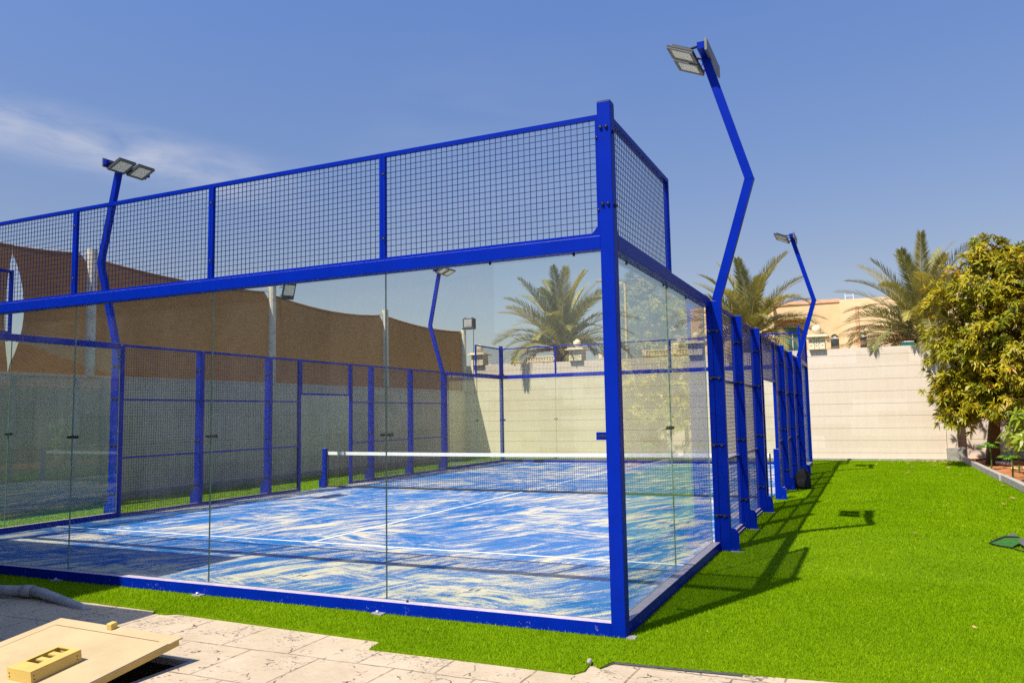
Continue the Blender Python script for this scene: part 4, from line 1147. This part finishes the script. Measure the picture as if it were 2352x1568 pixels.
# ------------------------------------------------------------------ foreground: hatch, pipe, turf edge
o = thing('floor_hatch', 'cream painted hatch lid propped over a dark opening in the paving', 'hatch', (-3.25, -2.2, 0.1))
def lidz(x, y): return 0.17 + 0.13 * (y + 1.62) - 0.0165 * (x + 2.65)
ex = Vector((1, 0, -0.0165)).normalized(); ey = Vector((0, 1, 0.13)).normalized(); ez = ex.cross(ey).normalized()
LO = Vector((-2.655, -1.62, 0.17))
def lp(a, b, d): return LO - ex * a - ey * b + ez * d          # a to the left, b to the front
def lbox(mb, a0, a1, b0, b1, d0, d1):
    vs = [lp(a, b, d) for d in (d0, d1) for b in (b1, b0) for a in (a1, a0)]
    mb.add(vs, [(0, 1, 5, 4), (1, 3, 7, 5), (3, 2, 6, 7), (2, 0, 4, 6), (0, 2, 3, 1), (4, 5, 7, 6)])
g = MB(); lbox(g, 0.0, 1.24, 0.0, 1.26, -0.012, 0.0); p = g.build('lid_sheet', M['lid'], o, bevel=0.003)
g = MB(); lbox(g, 0.02, 1.22, 0.02, 1.24, -0.055, -0.0125); g.build('lid_core', M['lid_yellow'], p)
g = MB()                                                       # raised inner sheet leaves a border line
lbox(g, 0.0, 1.13, 0.125, 1.26, 0.0003, 0.005); g.build('inner_sheet', M['lid'], p, bevel=0.002)
g = MB(); lbox(g, 0.10, 1.138, 0.115, 0.1245, 0.0003, 0.0035); lbox(g, 1.1305, 1.14, 0.125, 1.26, 0.0003, 0.0035); g.build('groove', M['bark'], p)
g = MB(); lbox(g, 0.615, 0.665, 0.015, 0.07, 0.0, 0.045); g.build('latch', M['lid_yellow'], o, bevel=0.006)
# box handle frame with two rungs
a0, a1 = 0.34, 0.56; b0, b1 = 0.51, 0.85
g = MB(); H = 0.075
lbox(g, a0, a0 + 0.012, b0, b1, 0.0065, H); lbox(g, a1 - 0.012, a1, b0, b1, 0.0065, H); lbox(g, a0 + 0.012, a1 - 0.012, b0, b0 + 0.012, 0.0065, H); lbox(g, a0 + 0.012, a1 - 0.012, b1 - 0.012, b1, 0.0065, H)
lbox(g, a0, a0 + 0.075, b0, b1, H + 0.0005, H + 0.006); lbox(g, a1 - 0.03, a1, b0, b1, H + 0.0005, H + 0.006); lbox(g, a0 + 0.0755, a1 - 0.0305, b1 - 0.10, b1, H + 0.0005, H + 0.006); lbox(g, a0 + 0.0755, a1 - 0.0305, b0, b0 + 0.02, H + 0.0005, H + 0.006)
fr = g.build('handle_frame', M['lid_yellow'], o)
for b in (b0 + 0.075, b0 + 0.155):
    g = MB(); lbox(g, a0 + 0.0755, a1 - 0.0305 - 0.03, b, b + 0.04, H - 0.006, H + 0.004); g.build('rung', M['lid_yellow'], fr)
g = MB()
for a, b in ((a0 + 0.02, b0 + 0.03), (a0 + 0.02, b1 - 0.02), (a1 - 0.02, b1 - 0.02)):
    for d in (0.028, 0.05): 
        c = lp(a0 - 0.001 if a < a0 + 0.05 else a, b, d) if a < a0 + 0.05 else lp(a, b1 + 0.001, d); g.sphere(c, 0.004, 6, 4)
g.build('screws', M['bolt'], fr)
pit = thing('hatch_opening', 'dark square opening with a concrete rim under the propped lid', 'opening', (-3.2, -2.2, -0.3))
g = MB()
vs = [(hx0, hy0), (hx1, hy0), (hx1, hy1), (hx0, hy1)]
g.add([(x, y, -0.011) for x, y in vs] + [(x, y, -0.5) for x, y in vs], [(4, 5, 6, 7), (0, 1, 5, 4), (1, 2, 6, 5), (2, 3, 7, 6), (3, 0, 4, 7)]); g.build('pit', M['pit'], pit)
g = MB(); e = 0.05
g.box(hx0, hx1, hy1 - e, hy1, -0.06, -0.0125); g.box(hx0, hx1, hy0, hy0 + e, -0.06, -0.0125); g.box(hx0, hx0 + e, hy0 + e, hy1 - e, -0.06, -0.0125); g.box(hx1 - e, hx1, hy0 + e, hy1 - e, -0.06, -0.0125); g.build('rim', M['concrete'], pit)

o = thing('drain_pipe', 'grey plastic drain pipe lying between paving and lawn in the shade', 'pipe', (-5.8, -0.68, 0))
g = MB(); g.tube([(-8.6, -0.98, 0.055), (-6.0, -0.715, 0.055), (-5.72, -0.65, 0.055)], 0.048, 14); g.build('pipe_run', M['pipe'], o, smooth=True)
g = MB(); g.tube([(-5.75, -0.657, 0.055), (-5.64, -0.632, 0.055)], 0.056, 14); g.build('collar', M['pipe'], o, smooth=True)
g = MB(); g.tube([(-5.64, -0.632, 0.055), (-5.5, -0.64, 0.05), (-4.85, -0.74, 0.0), (-4.7, -0.76, -0.03)], [0.048, 0.047, 0.036, 0.03], 14); g.build('pipe_tail', M['pipe'], o, smooth=True)
g = MB(); g.add([(0.03, -0.705, -0.007), (0.08, -0.565, -0.007), (0.51, -0.55, -0.007), (0.9, -0.52, -0.007), (0.9, -0.465, -0.007), (0.51, -0.495, -0.007), (0.07, -0.515, -0.007)], [(0, 1, 6), (1, 2, 5, 6), (2, 3, 4, 5)])
kind(g.build('turf_backing', M['rubber_mat']), 'structure')
g = MB(); g.sphere((-0.06, -0.645, 0.015), 0.024, 8, 6, sq=(0.7, 1.3, 0.8)); tag(g.build('pebble', M['concrete'], smooth=True), 'small grey stone at the notch in the turf edge', 'stone')

# backpack by the fence
o = thing('backpack', 'black backpack standing on the grass by the right mesh fence', 'backpack', (0.3, 12.0, 0))
g = MB(); nseg = 20
prof = [(0.0, 0.155, 0.10), (0.04, 0.165, 0.115), (0.18, 0.160, 0.11), (0.30, 0.140, 0.095), (0.38, 0.105, 0.07), (0.415, 0.055, 0.035)]
vs = []
for (z, a, b) in prof:
    for k in range(nseg):
        an = 2 * math.pi * k / nseg; ca, sa = math.cos(an), math.sin(an)
        vs.append((0.31 + a * math.copysign(abs(ca) ** 0.55, ca) - z * 0.0, 12.0 + b * math.copysign(abs(sa) ** 0.55, sa), z))
fs = [(j * nseg + k, j * nseg + (k + 1) % nseg, (j + 1) * nseg + (k + 1) % nseg, (j + 1) * nseg + k) for j in range(len(prof) - 1) for k in range(nseg)]
fs += [tuple(range(nseg - 1, -1, -1)), tuple((len(prof) - 1) * nseg + k for k in range(nseg))]
g.add(vs, fs); g.build('body', M['fabric_black'], o, smooth=True)
g = MB(); vs = []
for (z, a, b) in ((0.03, 0.12, 0.05), (0.06, 0.125, 0.06), (0.17, 0.115, 0.055), (0.21, 0.08, 0.03)):
    for k in range(nseg):
        an = 2 * math.pi * k / nseg; ca, sa = math.cos(an), math.sin(an); vs.append((0.31 + a * math.copysign(abs(ca) ** 0.6, ca), 11.875 + b * math.copysign(abs(sa) ** 0.6, sa), z))
g.add(vs, [(j * nseg + k, j * nseg + (k + 1) % nseg, (j + 1) * nseg + (k + 1) % nseg, (j + 1) * nseg + k) for j in range(3) for k in range(nseg)] + [tuple(range(nseg - 1, -1, -1)), tuple(3 * nseg + k for k in range(nseg))]); g.build('pocket', M['fabric_black'], o, smooth=True)
g = MB(); g.tube([(0.27, 12.02, 0.40), (0.28, 12.03, 0.45), (0.34, 12.03, 0.45), (0.35, 12.02, 0.40)], 0.010, 6); g.build('handle', M['fabric_black'], o)
g = MB(); g.tube([(0.2, 12.06, 0.35), (0.13, 12.1, 0.2), (0.1, 12.0, 0.03), (0.14, 11.9, 0.015)], 0.014, 6); g.build('strap', M['fabric_black'], o)

# collapsed folding chair at the right edge
o = thing('folded_chair', 'collapsed slate grey camping chair with green cloth lying on the lawn', 'folded chair', (3.3, 5.4, 0))
g = MB()
tip = Vector((2.91, 5.36, 0.02)); ap = Vector((3.18, 5.50, 0.135)); rr_ = Vector((3.235, 5.47, 0.085)); bt = Vector((3.10, 5.09, 0.02)); 
g.add([tip, Vector((3.09, 5.46, 0.082)), rr_, Vector((3.21, 5.30, 0.045)), bt, Vector((3.0, 5.2, 0.018))], [(0, 5, 4, 3, 2, 1)]); g.build('green_cloth', M['mesh_green'], o)
g = MB(); g.add([Vector((3.09, 5.47, 0.085)), rr_ + Vector((0, .01, .003)), ap, Vector((3.14, 5.64, 0.03))], [(0, 1, 2), (0, 2, 3), (1, 3, 2)]); g.build('grey_flap', M['fabric_grey'], o)
g = MB(); g.tube([tip, Vector((3.0, 5.41, 0.06)), Vector((3.09, 5.46, 0.087)), rr_], [0.010, 0.014, 0.014, 0.012], 8); g.tube([tip, Vector((3.0, 5.2, 0.018)), bt, Vector((3.15, 4.95, 0.015)), Vector((3.3, 4.72, 0.02))], 0.007, 6); g.build('rim', M['fabric_black'], o, smooth=True)
g = MB(); g.add([Vector((3.20, 5.42, 0.06)), Vector((3.28, 5.30, 0.10)), Vector((3.42, 5.30, 0.16)), Vector((3.46, 5.0, 0.13)), Vector((3.32, 4.88, 0.05)), Vector((3.22, 5.1, 0.045)), Vector((3.35, 5.15, 0.0)), Vector((3.6, 5.1, 0.0)), Vector((3.5, 5.5, 0.0))], [(0, 5, 1), (1, 5, 4, 3), (1, 3, 2), (4, 7, 3), (3, 7, 2), (2, 7, 8), (0, 1, 2), (0, 2, 8)]); g.build('grey_seat', M['fabric_grey'], o)
g = MB(); g.tube([(3.22, 5.1, 0.03), (3.26, 4.92, 0.02), (3.35, 4.6, 0.02)], 0.009, 6); g.tube([(3.27, 5.0, 0.05), (3.3, 4.8, 0.02), (3.5, 4.6, 0.03)], 0.009, 6); g.build('leg_tubes', M['fabric_black'], o)

# ------------------------------------------------------------------ buildings beyond the wall
HY = 34.0
def arch_poly(x0, x1, z0, zs, n=10, rise=None):
    cx = (x0 + x1) / 2; r = (x1 - x0) / 2; rz = rise if rise else r
    return [(x0, z0), (x1, z0)] + [(cx + r * math.cos(math.pi * i / n), zs + rz * math.sin(math.pi * i / n)) for i in range(n + 1)]
v = thing('peach_villa', 'peach rendered villa with salmon roof band and teal arched window', 'house', (0, HY, 0))
g = MB(); g.box(-6.4, 0.55, HY + 0.9, HY + 9, -0.02, 6.66); g.box(-3.05, -2.42, HY, HY + 0.9, -0.02, 6.66); g.box(-2.42, 0.55, HY + 0.35, HY + 0.9, 5.98, 6.66)
g.box(-0.94, 0.55, HY + 0.35, HY + 0.9, -0.02, 5.98); g.build('wall', M['peach'], v)
g = MB(); g.box(0.552, 14, HY + 0.0, HY + 9, -0.02, 6.72); g.build('tall_wall', M['peach_light'], v)
g = MB(); g.box(-6.45, 0.551, HY + 0.30, HY + 0.36, 6.662, 6.82); g.box(-3.08, -2.40, HY - 0.04, HY + 0.3, 6.662, 6.82); g.box(-6.45, 0.551, HY + 0.36, HY + 9, 6.663, 6.80); g.build('roof_band', M['pink'], v)
# porch arch on the left
op = [(-4.45, 2.0), (-4.45, 6.66), (-3.052, 6.66), (-3.052, 2.0), (-3.16, 2.0), (-3.16, 4.8)] + [(-3.80 + 0.64 * math.cos(math.pi * i / 12), 4.8 + 0.72 * math.sin(math.pi * i / 12)) for i in range(1, 12)] + [(-4.44, 4.8), (-4.44, 2.0)]
g = MB(); g.box(-6.4, -4.451, HY, HY + 0.5, -0.02, 6.66); g.build('porch_wall', M['peach'], v)
g = MB(); nA = 12
for i in range(nA):
    a1 = math.pi * i / nA; a2 = math.pi * (i + 1) / nA
    xa, za = -3.75 + 0.7 * math.cos(a1), 4.8 + 0.75 * math.sin(a1); xb, zb = -3.75 + 0.7 * math.cos(a2), 4.8 + 0.75 * math.sin(a2)
    g.add([(xa, HY, za), (xb, HY, zb), (xb, HY, 6.66), (xa, HY, 6.66), (xa, HY + 0.5, za), (xb, HY + 0.5, zb)], [(1, 0, 3, 2), (0, 1, 5, 4)])
g.build('porch_arch', M['peach'], v)
g = MB(); g.tube([(-3.15, HY + 0.2, 0), (-3.15, HY + 0.2, 4.55)], 0.14, 14); g.box(-3.36, -2.95, HY - 0.02, HY + 0.42, 4.56, 4.82); g.build('porch_column', M['pink'], v)
wn = MB(); wn.prism(arch_poly(-2.19, -1.15, 3.2, 5.36, 12, 0.36), 1, HY + 0.86, HY + 0.89); w_ = wn.build('window', M['tealglass'], v)
g = MB(); g.box(-1.69, -1.65, HY + 0.82, HY + 0.858, 3.2, 5.36); g.box(-2.19, -1.15, HY + 0.82, HY + 0.858, 5.33, 5.37); g.build('window_frame', M['frame_white'], w_)
g = MB(); A = arch_poly(-2.19, -1.15, 3.2, 5.36, 12, 0.36)[2:]; Bq = arch_poly(-2.36, -0.98, 3.2, 5.36, 12, 0.54)[2:]
for (p0, p1, q0, q1) in zip(A, A[1:], Bq, Bq[1:]):
    g.add([(p0[0], HY + 0.80, p0[1]), (p1[0], HY + 0.80, p1[1]), (q1[0], HY + 0.80, q1[1]), (q0[0], HY + 0.80, q0[1]), (p0[0], HY + 0.9, p0[1]), (p1[0], HY + 0.9, p1[1])], [(0, 1, 2, 3), (1, 0, 4, 5)])
g.build('window_surround', M['pink'], w_)
def house_window(x0, x1, z0, z1, y, m, arch, frame=True, surround=None):
    a = MB(); a.prism(arch_poly(x0, x1, z0, z1, 10) if arch else [(x0, z0), (x1, z0), (x1, z1), (x0, z1)], 1, y - 0.03, y - 0.004)
    w_ = a.build('window', m, v)
    if frame:
        f = MB(); f.box(x0, x1, y - 0.05, y - 0.031, (z0 + z1) / 2 + (0.32 if arch else 0) - 0.025, (z0 + z1) / 2 + (0.32 if arch else 0) + 0.025); f.box(x0, x1, y - 0.06, y - 0.031, z0, z0 + 0.05)
        if arch: f.sphere((x0 / 2 + x1 / 2, y - 0.035, z1 + 0.02), 0.06, 8, 6, sq=(1, 0.2, 1))
        f.build('window_frame', M['frame_white'], w_)
    if surround:
        f = MB(); f.box(x0 - 0.18, x0 - 0.001, y - 0.06, y - 0.002, z0, z1 + 0.18); f.box(x1 + 0.001, x1 + 0.18, y - 0.06, y - 0.002, z0, z1 + 0.18); f.box(x0, x1, y - 0.06, y - 0.002, z1 + 0.001, z1 + 0.18); f.build('window_surround', surround, w_)
house_window(0.07, 0.42, 4.30, 4.98, HY + 0.349, M['darkglass'], True)
house_window(1.29, 1.61, 4.30, 4.98, HY, M['darkglass'], True)
house_window(2.95, 3.75, 4.0, 5.25, HY, M['tealglass'], False, True, M['pink'])
g = MB(); g.box(1.19, 1.34, HY - 0.05, HY - 0.002, 4.0, 6.35); g.build('pilaster', M['pink'], v)
g = MB(); g.tube([(0.8, HY + 0.5, 6.72), (0.8, HY + 0.5, 7.05)], 0.018, 6); g.tube([(1.15, HY + 0.5, 6.72), (1.15, HY + 0.5, 7.05)], 0.018, 6); g.tube([(0.8, HY + 0.5, 6.95), (1.15, HY + 0.5, 6.95)], 0.012, 6); g.build('roof_pipes', M['frame_white'], v)

def balustrade_house(x0, x1, zb, zt, y, label, dome=None, pen=None):
    o = thing('distant_house', label, 'house', ((x0 + x1) / 2, y, 0), 'cream roof terraces beyond the far wall')
    g = MB(); g.box(x0, x1, y, y + 8, -0.02, zb); g.build('wall', M['cream'], o)
    g = MB(); g.box(x0, x1, y - 0.1, y + 0.15, zb + 0.001, zb + 0.06); g.box(x0, x1, y - 0.1, y + 0.15, zt - 0.09, zt); 
    for x in np.arange(x0 + 0.22, x1, 2.4): g.box(x - 0.15, x + 0.15, y - 0.12, y + 0.17, zb + 0.0605, zt + 0.04)
    for x in np.arange(x0 + 0.5, x1 - 0.1, 0.24): g.tube([(x, y + 0.02, zb + 0.06), (x, y + 0.02, (zb + zt) / 2), (x, y + 0.02, zt - 0.09)], [0.05, 0.09, 0.05], 6)
    g.build('balustrade', M['cream'], o)
    if pen:
        g = MB(); g.box(pen[0], pen[1], y + 1, y + 4, zb, pen[2]); g.sphere(((pen[0] + pen[1]) / 2, y + 2.5, pen[2]), (pen[1] - pen[0]) * 0.42, 14, 8, sq=(1, 1, 0.55)); g.build('roof_pavilion', M['cream'], o)
    return o
balustrade_house(-24.4, -21.0, 6.0, 6.46, 55, 'cream house with a balustrade left of the leftmost palm trunk', pen=(-21.6, -20.6, 6.9))
balustrade_house(-26.9, -25.2, 5.9, 6.25, 57, 'cream pavilion with a low dome between two mesh posts', pen=(-26.7, -25.6, 6.35))
balustrade_house(-30.0, -27.3, 5.85, 6.22, 59, 'small cream terrace beside the end sail post')
balustrade_house(-18.2, -16.3, 5.95, 6.35, 55, 'cream house with a corner balustrade right of the leftmost palm')
balustrade_house(-14.6, -10.6, 6.05, 6.5, 55, 'cream terrace house seen through the right side glass', pen=(-13.0, -11.9, 6.95))
o = thing('street_lamp', 'slim brown street lamp with a short arm seen through the side glass', 'street lamp', (-15.8, 55, 0))
g = MB(); g.tube([(-15.8, 55, 0), (-15.8, 55, 11.6), (-15.85, 55, 11.95)], [0.13, 0.10, 0.09], 8); g.build('pole', M['post_white'], o)
g = MB(); g.tube([(-15.82, 55, 11.9), (-17.6, 55, 12.3)], 0.05, 6); g.build('arm', M['post_white'], o)
g = MB(); g.box(-18.2, -17.5, 54.85, 55.15, 12.22, 12.36); g.build('lamp_head', M['lamp_frame'], o, bevel=0.03)

# ------------------------------------------------------------------ villa around the garden (casts the near-left shade, shows in the glass)
v = thing('white_villa', 'white villa behind the paving that shades the near left corner', 'house', (-9, -6, 0))
g = MB(); g.box(-22, -6.87, -12, -2.5, -0.02, 6.7); g.build('wall', M['white_wall'], v)
g = MB(); g.box(-6.869, -4.8, -12, -2.62, -0.02, 3.22); g.build('porch', M['white_wall'], v)
g = MB()
for x in (-8.5, -11, -13.5): g.box(x - 0.5, x + 0.5, -2.499, -2.47, 0.4, 2.4)
g.build('windows', M['darkglass'], v)
v = thing('white_villa', 'white villa with tiled roof beyond the right hand garden', 'house', (12, 9, 0))
g = MB(); g.box(9.7, 18, -3, 21, -0.02, 3.3); g.build('wall', M['white_wall'], v)
for y in (0.5, 3.6, 6.2, 9.4, 12.2, 15.5, 18.6):
    g = MB(); g.box(9.66, 9.698, y - 0.6, y + 0.6, 0.7, 2.5); g.build('window', M['darkglass'], v)
for y in (2.0, 5.0, 7.8, 10.8, 13.8, 17):
    g = MB(); g.box(9.2, 9.45, y - 0.15, y + 0.15, -0.01, 3.0); g.build('column', M['white_wall'], v)
g = MB(); g.add([(8.9, -3.4, 3.05), (8.9, 21.4, 3.05), (13.5, 17, 5.6), (13.5, 1, 5.6), (18.5, -3.4, 3.05), (18.5, 21.4, 3.05)], [(0, 3, 2, 1), (3, 4, 5, 2), (0, 4, 3), (1, 2, 5)])
for i in range(70):
    y = -3.2 + i * 0.35; t = min(1, max(0, min((y + 3.4) / 4.4, (21.4 - y) / 4.4))); g.tube([(8.9, y, 3.08), (8.9 + 4.6 * t, y, 3.08 + 2.55 * t)], 0.07, 5)
g.build('roof', M['tile'], v)
